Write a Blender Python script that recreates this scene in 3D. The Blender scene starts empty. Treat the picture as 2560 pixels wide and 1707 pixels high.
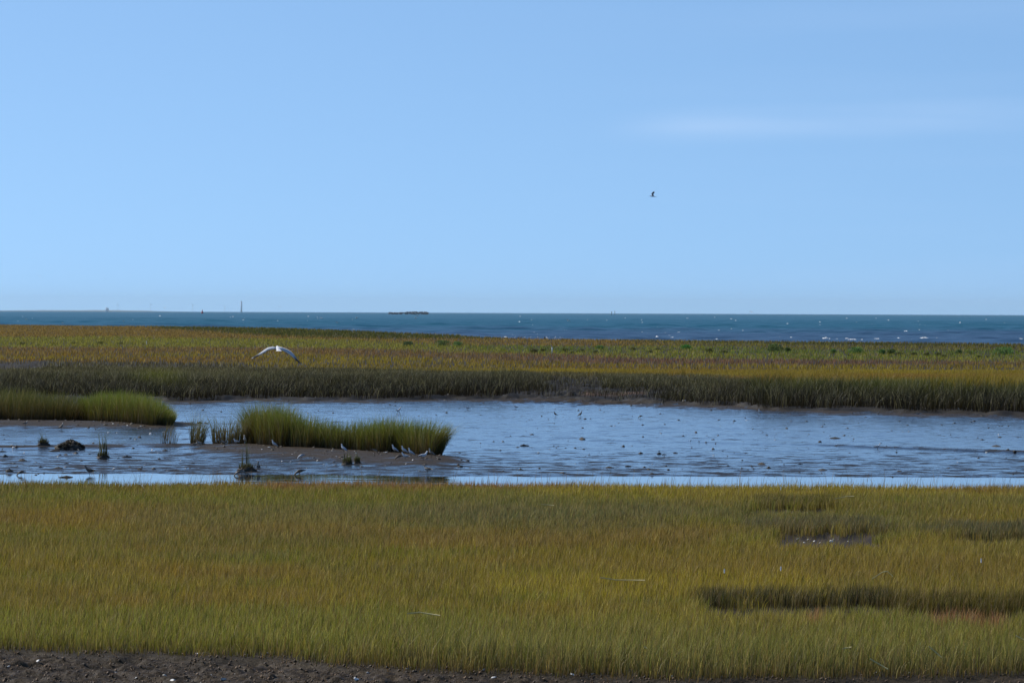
import bpy, math, random
import numpy as np
from mathutils import Vector, Matrix

# ------------------------------------------------------------------ camera
SC = bpy.context.scene
COL = SC.collection
F = 12180.0                 # focal length in pixels of the 2560 px wide photograph
CAMZ = 7.0
HZ = 781.5                  # horizon row in the middle of the photograph
ROLL = math.atan(10.5 / 2560)
PITCH = math.atan((853.5 - HZ) / F)
right0 = Vector((1, 0, 0)); up0 = Vector((0, math.sin(PITCH), math.cos(PITCH))); fwd = Vector((0, math.cos(PITCH), -math.sin(PITCH)))
CR = right0 * math.cos(ROLL) + up0 * math.sin(ROLL)
CU = -right0 * math.sin(ROLL) + up0 * math.cos(ROLL)
cam = bpy.data.cameras.new('camera'); cam_o = bpy.data.objects.new('camera', cam); COL.objects.link(cam_o)
m3 = Matrix((CR, CU, -fwd)).transposed()
cam_o.matrix_world = Matrix.Translation((0, 0, CAMZ)) @ m3.to_4x4()
cam.sensor_width = 36; cam.lens = 36 * F / 2560; cam.clip_start = 1; cam.clip_end = 150000
SC.camera = cam_o

def P(u, v, z=0.0):
    d = CR * ((u - 1280) / F) + CU * (-(v - 853.5) / F) + fwd
    t = (z - CAMZ) / d.z
    return Vector((d.x * t, d.y * t, z))

def PD(u, v, D):
    """point seen at u, v that stands D metres away"""
    d = CR * ((u - 1280) / F) + CU * (-(v - 853.5) / F) + fwd
    t = D / d.y
    return Vector((d.x * t, D, CAMZ + d.z * t))

def proj(x, y, z):
    zz = z - CAMZ
    cx = x * CR.x + y * CR.y + zz * CR.z
    cy = x * CU.x + y * CU.y + zz * CU.z
    cz = np.maximum(x * fwd.x + y * fwd.y + zz * fwd.z, 1e-3)
    return 1280 + F * cx / cz, 853.5 - F * cy / cz

# ------------------------------------------------------------------ light, sky, exposure
SUN_DIR = Vector((-0.82, 0.57, 0.0)).normalized(); SUN_EL = math.radians(38)
SUN_ROT = math.atan2(SUN_DIR.x, SUN_DIR.y)
world = bpy.data.worlds.new("World"); SC.world = world; world.use_nodes = True
wn = world.node_tree; wn.nodes.clear()
def N(nt, t, **k):
    n = nt.nodes.new(t)
    for a, b in k.items(): setattr(n, a, b)
    return n
wo = N(wn, 'ShaderNodeOutputWorld'); bg = N(wn, 'ShaderNodeBackground'); bg.inputs['Strength'].default_value = 0.111
sky = N(wn, 'ShaderNodeTexSky', sky_type='NISHITA', sun_disc=False)
sky.sun_elevation = SUN_EL; sky.sun_rotation = SUN_ROT; sky.altitude = 0; sky.air_density = 1.0; sky.dust_density = 0.5; sky.ozone_density = 2.0
tc = N(wn, 'ShaderNodeTexCoord'); sx = N(wn, 'ShaderNodeSeparateXYZ'); cx = N(wn, 'ShaderNodeCombineXYZ')
# the air over the sea is very clear: the sky keeps its blue almost down to the horizon
mz = N(wn, 'ShaderNodeMath', operation='MULTIPLY_ADD'); mz.inputs[1].default_value = 1.8; mz.inputs[2].default_value = 0.20
az = N(wn, 'ShaderNodeMath', operation='ABSOLUTE')
wn.links.new(tc.outputs['Generated'], sx.inputs[0]); wn.links.new(sx.outputs['Z'], az.inputs[0]); wn.links.new(az.outputs[0], mz.inputs[0])
wn.links.new(sx.outputs['X'], cx.inputs[0]); wn.links.new(sx.outputs['Y'], cx.inputs[1]); wn.links.new(mz.outputs[0], cx.inputs[2])
wn.links.new(cx.outputs[0], sky.inputs['Vector'])
# faint cirrus veils
cmap = N(wn, 'ShaderNodeMapping'); cmap.inputs['Scale'].default_value = (9, 9, 95); cmap.inputs['Rotation'].default_value = (0, 0.05, 0); cmap.inputs['Location'].default_value = (3.1, 0.4, 0.6)
cn = N(wn, 'ShaderNodeTexNoise'); cn.inputs['Scale'].default_value = 1.0; cn.inputs['Detail'].default_value = 5; cn.inputs['Roughness'].default_value = 0.45
crp = N(wn, 'ShaderNodeMapRange'); crp.inputs['From Min'].default_value = 0.52; crp.inputs['From Max'].default_value = 0.80; crp.inputs['To Max'].default_value = 0.12
rx = N(wn, 'ShaderNodeMapRange'); rx.inputs['From Min'].default_value = -0.01; rx.inputs['From Max'].default_value = 0.07
mm = N(wn, 'ShaderNodeMath', operation='MULTIPLY')
cmx = N(wn, 'ShaderNodeMixRGB'); cmx.inputs['Color2'].default_value = (4.3, 5.0, 6.6, 1)
wn.links.new(tc.outputs['Generated'], cmap.inputs[0]); wn.links.new(cmap.outputs[0], cn.inputs['Vector']); wn.links.new(cn.outputs[0], crp.inputs[0])
wn.links.new(sx.outputs['X'], rx.inputs[0]); wn.links.new(rx.outputs[0], mm.inputs[0]); wn.links.new(crp.outputs[0], mm.inputs[1])

zb = N(wn, 'ShaderNodeMapRange', interpolation_type='SMOOTHSTEP'); zb.inputs['From Min'].default_value = 0.005; zb.inputs['From Max'].default_value = 0.0; zb.inputs['To Max'].default_value = 1.0
zs = N(wn, 'ShaderNodeMath', operation='MULTIPLY_ADD'); zs.inputs[1].default_value = -0.03; wn.links.new(sx.outputs['X'], zs.inputs[0]); wn.links.new(sx.outputs['Z'], zs.inputs[2])
zc = N(wn, 'ShaderNodeMath', operation='SUBTRACT'); zc.inputs[1].default_value = 0.0375; wn.links.new(zs.outputs[0], zc.inputs[0])
za = N(wn, 'ShaderNodeMath', operation='ABSOLUTE'); wn.links.new(zc.outputs[0], za.inputs[0]); wn.links.new(za.outputs[0], zb.inputs[0])
x1 = N(wn, 'ShaderNodeMapRange', interpolation_type='SMOOTHSTEP'); x1.inputs['From Min'].default_value = 0.015; x1.inputs['From Max'].default_value = 0.04
wn.links.new(sx.outputs['X'], x1.inputs[0])
pm = N(wn, 'ShaderNodeMath', operation='MULTIPLY'); wn.links.new(zb.outputs[0], pm.inputs[0]); wn.links.new(x1.outputs[0], pm.inputs[1])
pn = N(wn, 'ShaderNodeMath', operation='MULTIPLY'); wn.links.new(pm.outputs[0], pn.inputs[0]); wr = N(wn, 'ShaderNodeMapRange'); wr.inputs['From Min'].default_value = 0.38; wr.inputs['From Max'].default_value = 0.68; wn.links.new(cn.outputs[0], wr.inputs[0]); wn.links.new(wr.outputs[0], pn.inputs[1])
pq = N(wn, 'ShaderNodeMath', operation='MULTIPLY_ADD'); pq.inputs[1].default_value = 0.42; wn.links.new(pn.outputs[0], pq.inputs[0]); wn.links.new(mm.outputs[0], pq.inputs[2])
wn.links.new(pq.outputs[0], cmx.inputs['Fac']); wn.links.new(sky.outputs[0], cmx.inputs['Color1'])
tint = N(wn, 'ShaderNodeMixRGB', blend_type='MULTIPLY'); tint.inputs['Fac'].default_value = 1; tint.inputs['Color2'].default_value = (0.85, 1.01, 1.09, 1)
wn.links.new(cmx.outputs[0], tint.inputs['Color1']); wn.links.new(tint.outputs[0], bg.inputs[0]); wn.links.new(bg.outputs[0], wo.inputs[0])

sl = bpy.data.lights.new('sun', 'SUN'); sl.energy = 3.2; sl.angle = math.radians(0.5); sl.color = (1.0, 0.94, 0.84)
so = bpy.data.objects.new('sun', sl); COL.objects.link(so)
sd = Vector((SUN_DIR.x * math.cos(SUN_EL), SUN_DIR.y * math.cos(SUN_EL), math.sin(SUN_EL)))
so.rotation_euler = sd.to_track_quat('Z', 'Y').to_euler()
SC.view_settings.view_transform = 'Standard'; SC.view_settings.look = 'None'; SC.view_settings.exposure = 0.35; SC.view_settings.gamma = 1.0
SC.cycles.transparent_max_bounces = 8; SC.cycles.max_bounces = 6; SC.cycles.diffuse_bounces = 3

rng = np.random.default_rng(11)
random.seed(4)

# ------------------------------------------------------------------ helpers
def tag(o, label=None, cat=None, group=None, kind=None):
    if label: o['label'] = label
    if cat: o['category'] = cat
    if group: o['group'] = group
    if kind: o['kind'] = kind
    return o

def empty(name, loc, rz=0.0, s=1.0):
    o = bpy.data.objects.new(name, None); COL.objects.link(o); o.empty_display_size = 0.2
    o.location = loc; o.rotation_euler = (0, 0, rz); o.scale = (s, s, s)
    return o

def lin(c):
    c = np.asarray(c, float) / 255.0
    return np.where(c <= 0.04045, c / 12.92, ((c + 0.055) / 1.055) ** 2.4)

def hash2(ix, iy, s):
    h = (ix.astype(np.int64) * 374761393 + iy.astype(np.int64) * 668265263 + s * 974711) & 0x7fffffff
    h = ((h ^ (h >> 13)) * 1274126177) & 0x7fffffff
    h = h ^ (h >> 16)
    return (h & 0xffff) / 65535.0

def vnoise(x, y, s=0):
    x0 = np.floor(x); y0 = np.floor(y); fx = x - x0; fy = y - y0
    fx = fx * fx * (3 - 2 * fx); fy = fy * fy * (3 - 2 * fy)
    ix = x0.astype(np.int64); iy = y0.astype(np.int64)
    a = hash2(ix, iy, s); b = hash2(ix + 1, iy, s); c = hash2(ix, iy + 1, s); d = hash2(ix + 1, iy + 1, s)
    return (a * (1 - fx) + b * fx) * (1 - fy) + (c * (1 - fx) + d * fx) * fy

def fbm(x, y, sc, s=0, o=4):
    """0..1, mean .5"""
    t = 0; a = 0.5; tot = 0
    for k in range(o):
        t = t + a * vnoise(x / sc * 2 ** k + 17.3 * k, y / sc * 2 ** k - 9.1 * k, s + k); tot += a; a *= 0.5
    return t / tot

def sst(a, b, x):
    t = np.clip((x - a) / (b - a), 0, 1); return t * t * (3 - 2 * t)

def capsule(x, y, A, B, ry_scale, r):
    """soft 0..1 inside a capsule from A to B, squashed along y"""
    ax, ay = A.x, A.y / ry_scale; bx, by = B.x, B.y / ry_scale
    px = x; py = y / ry_scale
    dx, dy = bx - ax, by - ay
    t = np.clip(((px - ax) * dx + (py - ay) * dy) / (dx * dx + dy * dy), 0, 1)
    d = np.hypot(px - ax - t * dx, py - ay - t * dy)
    return 1 - sst(0.12 * r, r, d)

# ------------------------------------------------------------------ materials
def new_mat(name):
    m = bpy.data.materials.new(name); m.use_nodes = True; nt = m.node_tree; nt.nodes.clear()
    out = N(nt, 'ShaderNodeOutputMaterial'); return m, nt, out

def mat_blade(name, gain=1.0, rough=0.6, trans=0.35, spec=0.25):
    m, nt, out = new_mat(name)
    at = N(nt, 'ShaderNodeAttribute', attribute_name='col')
    hsv = N(nt, 'ShaderNodeHueSaturation'); hsv.inputs['Value'].default_value = gain
    nt.links.new(at.outputs['Color'], hsv.inputs['Color'])
    p = N(nt, 'ShaderNodeBsdfPrincipled'); p.inputs['Roughness'].default_value = rough
    p.inputs['Specular IOR Level'].default_value = spec
    tr = N(nt, 'ShaderNodeBsdfTranslucent'); mx = N(nt, 'ShaderNodeMixShader'); mx.inputs[0].default_value = trans
    nt.links.new(hsv.outputs[0], p.inputs['Base Color']); nt.links.new(hsv.outputs[0], tr.inputs['Color'])
    nt.links.new(p.outputs[0], mx.inputs[1]); nt.links.new(tr.outputs[0], mx.inputs[2]); nt.links.new(mx.outputs[0], out.inputs['Surface'])
    return m

def mat_plain(name, c, rough=0.7, nscale=20, namp=0.15, bump=0.0, coords='Object'):
    m, nt, out = new_mat(name)
    t = N(nt, 'ShaderNodeTexCoord'); n = N(nt, 'ShaderNodeTexNoise'); n.inputs['Scale'].default_value = nscale; n.inputs['Detail'].default_value = 4
    nt.links.new(t.outputs[coords], n.inputs['Vector'])
    mx = N(nt, 'ShaderNodeMixRGB'); c = np.asarray(c)
    mx.inputs['Color1'].default_value = (*(c * (1 - namp)), 1); mx.inputs['Color2'].default_value = (*np.minimum(c * (1 + namp), 1), 1)
    nt.links.new(n.outputs[0], mx.inputs['Fac'])
    p = N(nt, 'ShaderNodeBsdfPrincipled'); p.inputs['Roughness'].default_value = rough
    nt.links.new(mx.outputs[0], p.inputs['Base Color'])
    if bump:
        b = N(nt, 'ShaderNodeBump'); b.inputs['Strength'].default_value = bump; b.inputs['Distance'].default_value = 0.05
        nt.links.new(n.outputs[0], b.inputs['Height']); nt.links.new(b.outputs[0], p.inputs['Normal'])
    nt.links.new(p.outputs[0], out.inputs['Surface'])
    return m

def mat_vcol(name, rough=0.6, gain=1.0):
    m, nt, out = new_mat(name)
    at = N(nt, 'ShaderNodeAttribute', attribute_name='col'); p = N(nt, 'ShaderNodeBsdfPrincipled'); p.inputs['Roughness'].default_value = rough
    t = N(nt, 'ShaderNodeTexCoord'); n = N(nt, 'ShaderNodeTexNoise'); n.inputs['Scale'].default_value = 60
    nt.links.new(t.outputs['Object'], n.inputs['Vector'])
    r = N(nt, 'ShaderNodeMapRange'); r.inputs['To Min'].default_value = 0.85 * gain; r.inputs['To Max'].default_value = 1.1 * gain
    nt.links.new(n.outputs[0], r.inputs[0])
    hsv = N(nt, 'ShaderNodeHueSaturation'); nt.links.new(at.outputs['Color'], hsv.inputs['Color']); nt.links.new(r.outputs[0], hsv.inputs['Value'])
    nt.links.new(hsv.outputs[0], p.inputs['Base Color']); nt.links.new(p.outputs[0], out.inputs['Surface'])
    return m

def mat_ground(name):
    m, nt, out = new_mat(name)
    L = nt.links.new
    geo = N(nt, 'ShaderNodeNewGeometry')
    wet = N(nt, 'ShaderNodeAttribute', attribute_name='wet'); soil = N(nt, 'ShaderNodeAttribute', attribute_name='col')
    n1 = N(nt, 'ShaderNodeTexNoise'); n1.inputs['Scale'].default_value = 1.3; n1.inputs['Detail'].default_value = 6; n1.inputs['Roughness'].default_value = 0.65
    n2 = N(nt, 'ShaderNodeTexNoise'); n2.inputs['Scale'].default_value = 9; n2.inputs['Detail'].default_value = 5; n2.inputs['Roughness'].default_value = 0.7
    sep = N(nt, 'ShaderNodeMapping'); sep.inputs['Scale'].default_value = (0.8, 0.8, 1.0)
    L(geo.outputs['Position'], sep.inputs[0])
    n3 = N(nt, 'ShaderNodeTexNoise'); n3.inputs['Scale'].default_value = 0.75; n3.inputs['Detail'].default_value = 8; n3.inputs['Roughness'].default_value = 0.72
    for n in (n1, n2, n3): L(sep.outputs[0], n.inputs['Vector'])
    # wetness broken up by noise
    a = N(nt, 'ShaderNodeMath', operation='MULTIPLY_ADD'); a.inputs[1].default_value = 4.0; a.inputs[2].default_value = -2.0
    L(n3.outputs[0], a.inputs[0])
    s = N(nt, 'ShaderNodeMath', operation='ADD'); L(a.outputs[0], s.inputs[0]); L(wet.outputs['Fac'], s.inputs[1])
    w = N(nt, 'ShaderNodeMapRange', interpolation_type='SMOOTHSTEP'); w.inputs['From Min'].default_value = 0.15; w.inputs['From Max'].default_value = 0.75
    L(s.outputs[0], w.inputs[0])
    rg = N(nt, 'ShaderNodeMapRange'); rg.inputs['To Min'].default_value = 0.6; rg.inputs['To Max'].default_value = 0.09
    L(w.outputs[0], rg.inputs[0])
    sp = N(nt, 'ShaderNodeMapRange'); sp.inputs['To Min'].default_value = 0.12; sp.inputs['To Max'].default_value = 0.5
    L(w.outputs[0], sp.inputs[0])
    dark = N(nt, 'ShaderNodeMixRGB', blend_type='MULTIPLY'); dark.inputs['Color2'].default_value = (0.28, 0.28, 0.30, 1)
    L(w.outputs[0], dark.inputs['Fac']); L(soil.outputs['Color'], dark.inputs['Color1'])
    v = N(nt, 'ShaderNodeMapRange'); v.inputs['From Min'].default_value = 0.3; v.inputs['From Max'].default_value = 0.7; v.inputs['To Min'].default_value = 0.6; v.inputs['To Max'].default_value = 1.35
    L(n2.outputs[0], v.inputs[0])
    hs = N(nt, 'ShaderNodeHueSaturation'); L(dark.outputs[0], hs.inputs['Color']); L(v.outputs[0], hs.inputs['Value'])
    p = N(nt, 'ShaderNodeBsdfPrincipled'); L(hs.outputs[0], p.inputs['Base Color']); L(rg.outputs[0], p.inputs['Roughness']); L(sp.outputs[0], p.inputs['Specular IOR Level'])
    b1 = N(nt, 'ShaderNodeBump'); b1.inputs['Strength'].default_value = 1.0; bd = N(nt, 'ShaderNodeMapRange'); bd.inputs['To Min'].default_value = 0.06; bd.inputs['To Max'].default_value = 0.032; L(w.outputs[0], bd.inputs[0]); L(bd.outputs[0], b1.inputs['Distance'])
    b2 = N(nt, 'ShaderNodeBump'); b2.inputs['Strength'].default_value = 1.0; be = N(nt, 'ShaderNodeMapRange'); be.inputs['To Min'].default_value = 0.06; be.inputs['To Max'].default_value = 0.009; L(w.outputs[0], be.inputs[0]); L(be.outputs[0], b2.inputs['Distance'])
    L(n1.outputs[0], b1.inputs['Height']); L(n2.outputs[0], b2.inputs['Height']); L(b1.outputs[0], b2.inputs['Normal']); L(b2.outputs[0], p.inputs['Normal'])
    L(p.outputs[0], out.inputs['Surface'])
    return m

def mat_water(name, base, rough, bumps, patches=None):
    m, nt, out = new_mat(name); L = nt.links.new
    geo = N(nt, 'ShaderNodeNewGeometry')
    p = N(nt, 'ShaderNodeBsdfPrincipled'); p.inputs['Roughness'].default_value = rough; p.inputs['IOR'].default_value = 1.33
    prev = None
    for sc, d, stretch in bumps:
        mp = N(nt, 'ShaderNodeMapping'); mp.inputs['Scale'].default_value = (stretch, 1, 1)
        n = N(nt, 'ShaderNodeTexNoise'); n.inputs['Scale'].default_value = sc; n.inputs['Detail'].default_value = 3
        b = N(nt, 'ShaderNodeBump'); b.inputs['Strength'].default_value = 1; b.inputs['Distance'].default_value = d
        L(geo.outputs['Position'], mp.inputs[0]); L(mp.outputs[0], n.inputs['Vector']); L(n.outputs[0], b.inputs['Height'])
        if prev: L(prev.outputs[0], b.inputs['Normal'])
        prev = b
    if prev: L(prev.outputs[0], p.inputs['Normal'])
    if patches:
        p.inputs['Specular IOR Level'].default_value = 0.2
        near, far, y0, y1 = patches
        sx = N(nt, 'ShaderNodeSeparateXYZ'); L(geo.outputs['Position'], sx.inputs[0])
        mp = N(nt, 'ShaderNodeMapping'); mp.inputs['Scale'].default_value = (1 / 60, 1 / 160, 1); L(geo.outputs['Position'], mp.inputs[0])
        n = N(nt, 'ShaderNodeTexNoise'); n.inputs['Scale'].default_value = 1; n.inputs['Detail'].default_value = 5; n.inputs['Roughness'].default_value = 0.6; L(mp.outputs[0], n.inputs['Vector'])
        ad = N(nt, 'ShaderNodeMath', operation='MULTIPLY_ADD'); ad.inputs[1].default_value = 1600; L(n.outputs[0], ad.inputs[0]); L(sx.outputs['Y'], ad.inputs[2])
        r = N(nt, 'ShaderNodeMapRange', interpolation_type='SMOOTHSTEP'); r.inputs['From Min'].default_value = y0 + 800; r.inputs['From Max'].default_value = y1 + 800; L(ad.outputs[0], r.inputs[0])
        mx = N(nt, 'ShaderNodeMixRGB'); mx.inputs['Color1'].default_value = (*near, 1); mx.inputs['Color2'].default_value = (*far, 1)
        L(r.outputs[0], mx.inputs['Fac']); L(mx.outputs[0], p.inputs['Base Color'])
    else:
        p.inputs['Base Color'].default_value = (*base, 1)
    L(p.outputs[0], out.inputs['Surface'])
    return m

M_ground = mat_ground('marsh_mud')
M_grass = mat_blade('meadow_blades', 1.0)
M_reed = mat_blade('cordgrass_blades', 1.0, rough=0.5, trans=0.3)
M_creek = mat_water('creek_water', (0.012, 0.018, 0.02), 0.03, [(0.7, 0.012, 0.5), (4, 0.0015, 0.6)])
M_sea = mat_water('sea_water', None, 0.36, [(0.25, 0.5, 0.6), (1.3, 0.1, 0.7)], ((0.035, 0.088, 0.16), (0.0, 0.09, 0.14), 1350, 2600))
M_shell = mat_plain('shell', (0.66, 0.64, 0.60), 0.5, 30, 0.15, 0.3)
M_clod = mat_plain('dark_mud_clod', (0.045, 0.037, 0.028), 0.8, 14, 0.5, 1.0)
M_foam = mat_plain('foam', (0.8, 0.82, 0.84), 0.8, 2, 0.1)
M_bird = mat_vcol('feathers', 0.65)
M_beak = mat_plain('beak_horn', (0.25, 0.12, 0.03), 0.4, 20, 0.1)
M_leg = mat_plain('leg_skin', (0.10, 0.08, 0.05), 0.6, 20, 0.1)
M_white = mat_plain('white_paint', (0.8, 0.8, 0.78), 0.6, 8, 0.05)
M_dark = mat_plain('dark_metal', (0.05, 0.05, 0.055), 0.6, 8, 0.1)
M_red = mat_plain('red_paint', (0.6, 0.04, 0.04), 0.5, 4, 0.1)
M_rock = mat_plain('breakwater_stone', (0.24, 0.19, 0.17), 0.9, 0.5, 0.4, 0.5)
M_conc = mat_plain('weathered_concrete', (0.8, 0.84, 0.88), 0.8, 0.1, 0.1)
M_far = mat_plain('far_shore', (0.16, 0.2, 0.2), 0.9, 0.01, 0.3)

# ------------------------------------------------------------------ raw mesh
def raw_mesh(name, verts, loops, starts, mat, attrs=None, smooth=False, parent=None):
    me = bpy.data.meshes.new(name)
    nv = len(verts); me.vertices.add(nv); me.vertices.foreach_set('co', np.asarray(verts, np.float32).ravel())
    me.loops.add(len(loops)); me.loops.foreach_set('vertex_index', np.asarray(loops, np.int32))
    me.polygons.add(len(starts)); me.polygons.foreach_set('loop_start', np.asarray(starts, np.int32))
    if smooth: me.polygons.foreach_set('use_smooth', np.ones(len(starts), bool))
    me.update(calc_edges=True)
    for k, a in (attrs or {}).items():
        if a.ndim == 1:
            at = me.attributes.new(k, 'FLOAT', 'POINT'); at.data.foreach_set('value', a.astype(np.float32))
        else:
            at = me.attributes.new(k, 'FLOAT_COLOR', 'POINT')
            c = np.ones((nv, 4), np.float32); c[:, :3] = a; at.data.foreach_set('color', c.ravel())
    me.materials.append(mat)
    o = bpy.data.objects.new(name, me); COL.objects.link(o)
    if parent: o.parent = parent
    return o

def mesh_obj(name, verts, faces, mat, parent=None, smooth=False, cols=None):
    loops = [i for f in faces for i in f]; starts = []; k = 0
    for f in faces: starts.append(k); k += len(f)
    return raw_mesh(name, np.array(verts, float), loops, starts, mat, {'col': np.array(cols)} if cols is not None else None, smooth, parent)

def grid_mesh(name, X, Y, Z, mat, attrs=None):
    R, C = X.shape
    idx = np.arange(R * C).reshape(R, C)
    q = np.stack([idx[:-1, :-1], idx[:-1, 1:], idx[1:, 1:], idx[1:, :-1]], -1).reshape(-1)
    v = np.stack([X.ravel(), Y.ravel(), Z.ravel()], 1)
    return raw_mesh(name, v, q, np.arange(0, len(q), 4), mat, {k: a.reshape(R * C, *a.shape[2:]) for k, a in (attrs or {}).items()}, True)

# ------------------------------------------------------------------ terrain
Y_EDGE, Y_FLAT = 166.5, 208.5
def bank_y(x, y):
    u = 1280 + F * x / np.maximum(y, 1)
    v = np.interp(u, [-600, 0, 420, 700, 1000, 1300, 1500, 1640, 1750, 1840, 1905, 2000, 2300, 2560, 3200],
                     [996, 999, 1003, 1002, 1000, 998, 1003, 1012, 1015, 1017, 1026, 1030, 1035, 1040, 1052])
    hz = HZ + (u - 1280) * math.tan(ROLL)
    return 6.85 * F / (v - hz)
def shore_y(x, y):
    u = 1280 + F * x / np.maximum(y, 1)
    return np.interp(u, [-600, 0, 700, 1000, 1300, 2560, 3200], [2150, 1850, 1560, 1230, 1010, 905, 880])

def in_patch(u, v, pts, soft, s=3):
    """0..1 inside a horizontal strip given as (u0,u1,v0,v1) with soft ends"""
    u0, u1, v0, v1 = pts
    v = v + 5.0 * (vnoise(u / 37.0, u * 0, 7) - .5) * 2 + 3.0 * (vnoise(u / 11.0, v / 9.0, 8) - .5) * 2
    u = u + 70 * (vnoise(v / 9.0, v * 0 + 3, 9) - .5)
    return sst(u0 - soft * 4, u0 + soft * 4, u) * (1 - sst(u1 - soft * 4, u1 + soft * 4, u)) * sst(v0 - soft, v0 + soft, v) * (1 - sst(v1 - soft, v1 + soft, v))

FG_GAPS = [(1745, 2230, 1524, 1560, 4), (2250, 2620, 1543, 1572, 5), (1930, 2215, 1338, 1386, 4), (1880, 2110, 1278, 1298, 3), (2380, 2640, 1352, 1372, 4), (1010, 1230, 1520, 1532, 4)]
BANK_BARE = [(1372, 1530, 940, 985, 4), (1690, 1745, 938, 955, 3), (-50, 125, 905, 928, 3), (1240, 1640, 978, 1010, 4)]

def fg_mud_edge_v(u):
    return np.interp(u, [-800, 0, 640, 900, 1280, 1500, 1707, 2000, 2300, 2560, 3300], [1622, 1626, 1642, 1668, 1684, 1692, 1702, 1698, 1694, 1688, 1690])

def terrain(x, y):
    n_big = fbm(x, y, 14, 1); n_mid = fbm(x, y, 2.2, 5); n_fine = fbm(x, y, 0.45, 9)
    z = np.full_like(x, 0.0)
    # near marsh platform
    zf = 0.9 + 0.10 * (n_big - .5) + 0.05 * (n_mid - .5)
    u, v = proj(x, y, np.full_like(x, 0.9))
    ev = fg_mud_edge_v(u) + 16 * (fbm(x, y, 0.8, 21) - .5)
    mud = sst(-4, 10, v - ev) * (y > 40)
    zf = zf - 0.10 * mud + mud * (0.16 * (n_mid - .5) + 0.16 * (fbm(x, y, 0.32, 31) - .5) + 0.14 * (fbm(x, y, 0.15, 33, 2) - .5))
    for u0, u1, v0, v1, s in FG_GAPS:
        g = in_patch(u, v, (u0, u1, v0, v1), s) * (y < 175)
        zf = zf - g * (0.08 + 0.1 * (n_fine - .5)); mud = np.maximum(mud, g)
    e1 = Y_EDGE + 2.5 * (fbm(x, y * 0, 6, 41) - .5)
    k = sst(0, 1.6, y - e1)
    z = zf * (1 - k) + k * (-0.2)
    # mud flat
    e2 = Y_FLAT - 1 + 5.0 * (fbm(x, y * 0, 5, 43) - .5)
    zm = 0.040 + 0.04 * (fbm(x * .8, y, 9, 51) - .5) + 0.050 * (fbm(x * .5, y, 1.8, 53) - .5) + 0.035 * (fbm(x * .6, y, 0.8, 55, 3) - .5)
    lump = np.clip(fbm(x, y, 1.1, 57, 3) - 0.66, 0, 1) * 0.9
    zm = zm + lump * 0.12
    bar = 0.24 * capsule(x, y, P(600, 1117, .2), P(1055, 1146, .2), 4.0, 3.4)
    bar = np.maximum(bar, 0.13 * capsule(x, y, P(-100, 1118, .1), P(600, 1112, .1), 4.0, 1.0))
    bar = np.maximum(bar, 0.24 * capsule(x, y, P(-500, 1050, .2), P(400, 1060, .2), 4.0, 3.6))
    # low cut bank across the right of the flat
    a = P(1820, 1104, .05); b = P(2700, 1140, .05)
    ly = a.y + (x - a.x) * (b.y - a.y) / (b.x - a.x) + 3 * (fbm(x, x * 0, 4, 61) - .5)
    st = sst(a.x - 3, a.x + 12, x) * sst(0, 0.5, y - ly) * (1 - sst(0.3, 9, y - ly)) * 0.10
    a2 = P(1480, 1100, .05); b2 = P(1900, 1108, .05)
    st2 = capsule(x, y, a2, b2, 5, 0.4) * 0.05
    zm = zm + bar + st + st2
    by = bank_y(x, y) + 9 * (fbm(x, y * 0, 3, 63) - .5) + 9 * (fbm(x, y * 0, 12, 64) - .5)
    foot = sst(-20, 0, y - by) * 0.15
    zm = zm + foot + foot * 1.2 * (n_mid - .5)
    k2 = sst(0, 3.5, y - e2)
    z = np.where(y > 185, -0.2 * (1 - k2) + zm * k2, z)
    # far bank and marsh
    bank = 0.22 * sst(0, 2.0, y - by) + 0.55 * sst(6, 45, y - by)
    z = z + bank * (y > 250) + (y - by > 0) * (y > 250) * 0.25 * (n_mid - .5) * (1 - sst(50, 70, y - by))
    sh = shore_y(x, y)
    far = (y > by + 45)
    z = np.where(far, 1.0 + 0.12 * (n_big - .5), z)
    u2 = 1280 + F * x / np.maximum(y, 1)
    dune = 0.45 * sst(-260, -40, y - sh)
    z = np.where(y > 560, z + dune, z)
    for u0, u1, v0, v1, s in BANK_BARE:
        uu, vv = proj(x, y, z)
        g = in_patch(uu, vv, (u0, u1, v0, v1), s) * (y > 300)
        z = z + g * 0.7 * (fbm(x, y, 1.6, 67) - .5)
    k3 = sst(0, 30, y - sh)
    z = z * (1 - k3) + k3 * (-1.5)
    # attributes
    wet = sst(0.24, 0.05, z) * (y > 160) * (0.60 - 0.12 * sst(-8, -14, x) + 0.36 * sst(225, 262, y) + 0.3 * (fbm(x * .4, y, 18, 58) - .5)); wet = np.where((y > 160) & (z < 0.3), wet, -1.0 + 0 * wet)
    c_dry = lin((120, 98, 68)) * 0.4; c_mud = lin((80, 66, 48)) * 0.48; c_soil = lin((78, 64, 38)) * 0.5
    c = np.empty(x.shape + (3,))
    g = (((z > 0.5) & (y > 250)) | (y < 172))
    gm = np.clip(g.astype(float) * (1 - mud), 0, 1)[..., None]
    base = c_mud * (1 - n_mid[..., None] * 0.6) + c_dry * n_mid[..., None] * 0.6
    c[:] = base * (1 - gm) + c_soil * gm
    dark = ((y > by) & (y < by + 60) & (y > 250))[..., None]
    c[:] = np.where(dark, lin((58, 50, 38)) * 0.6, c)
    flat_ = ((y > 172) & (z < .3))[..., None] * sst(.22, .08, z)[..., None]; c[:] = c * (1 - .6 * flat_)
    rust = capsule(x, y, P(1470, 998, .15), P(1590, 998, .15), 6, 1.2)[..., None]
    c[:] = c * (1 - rust) + rust * lin((128, 100, 78)) * 0.6
    return z, wet, c

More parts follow.
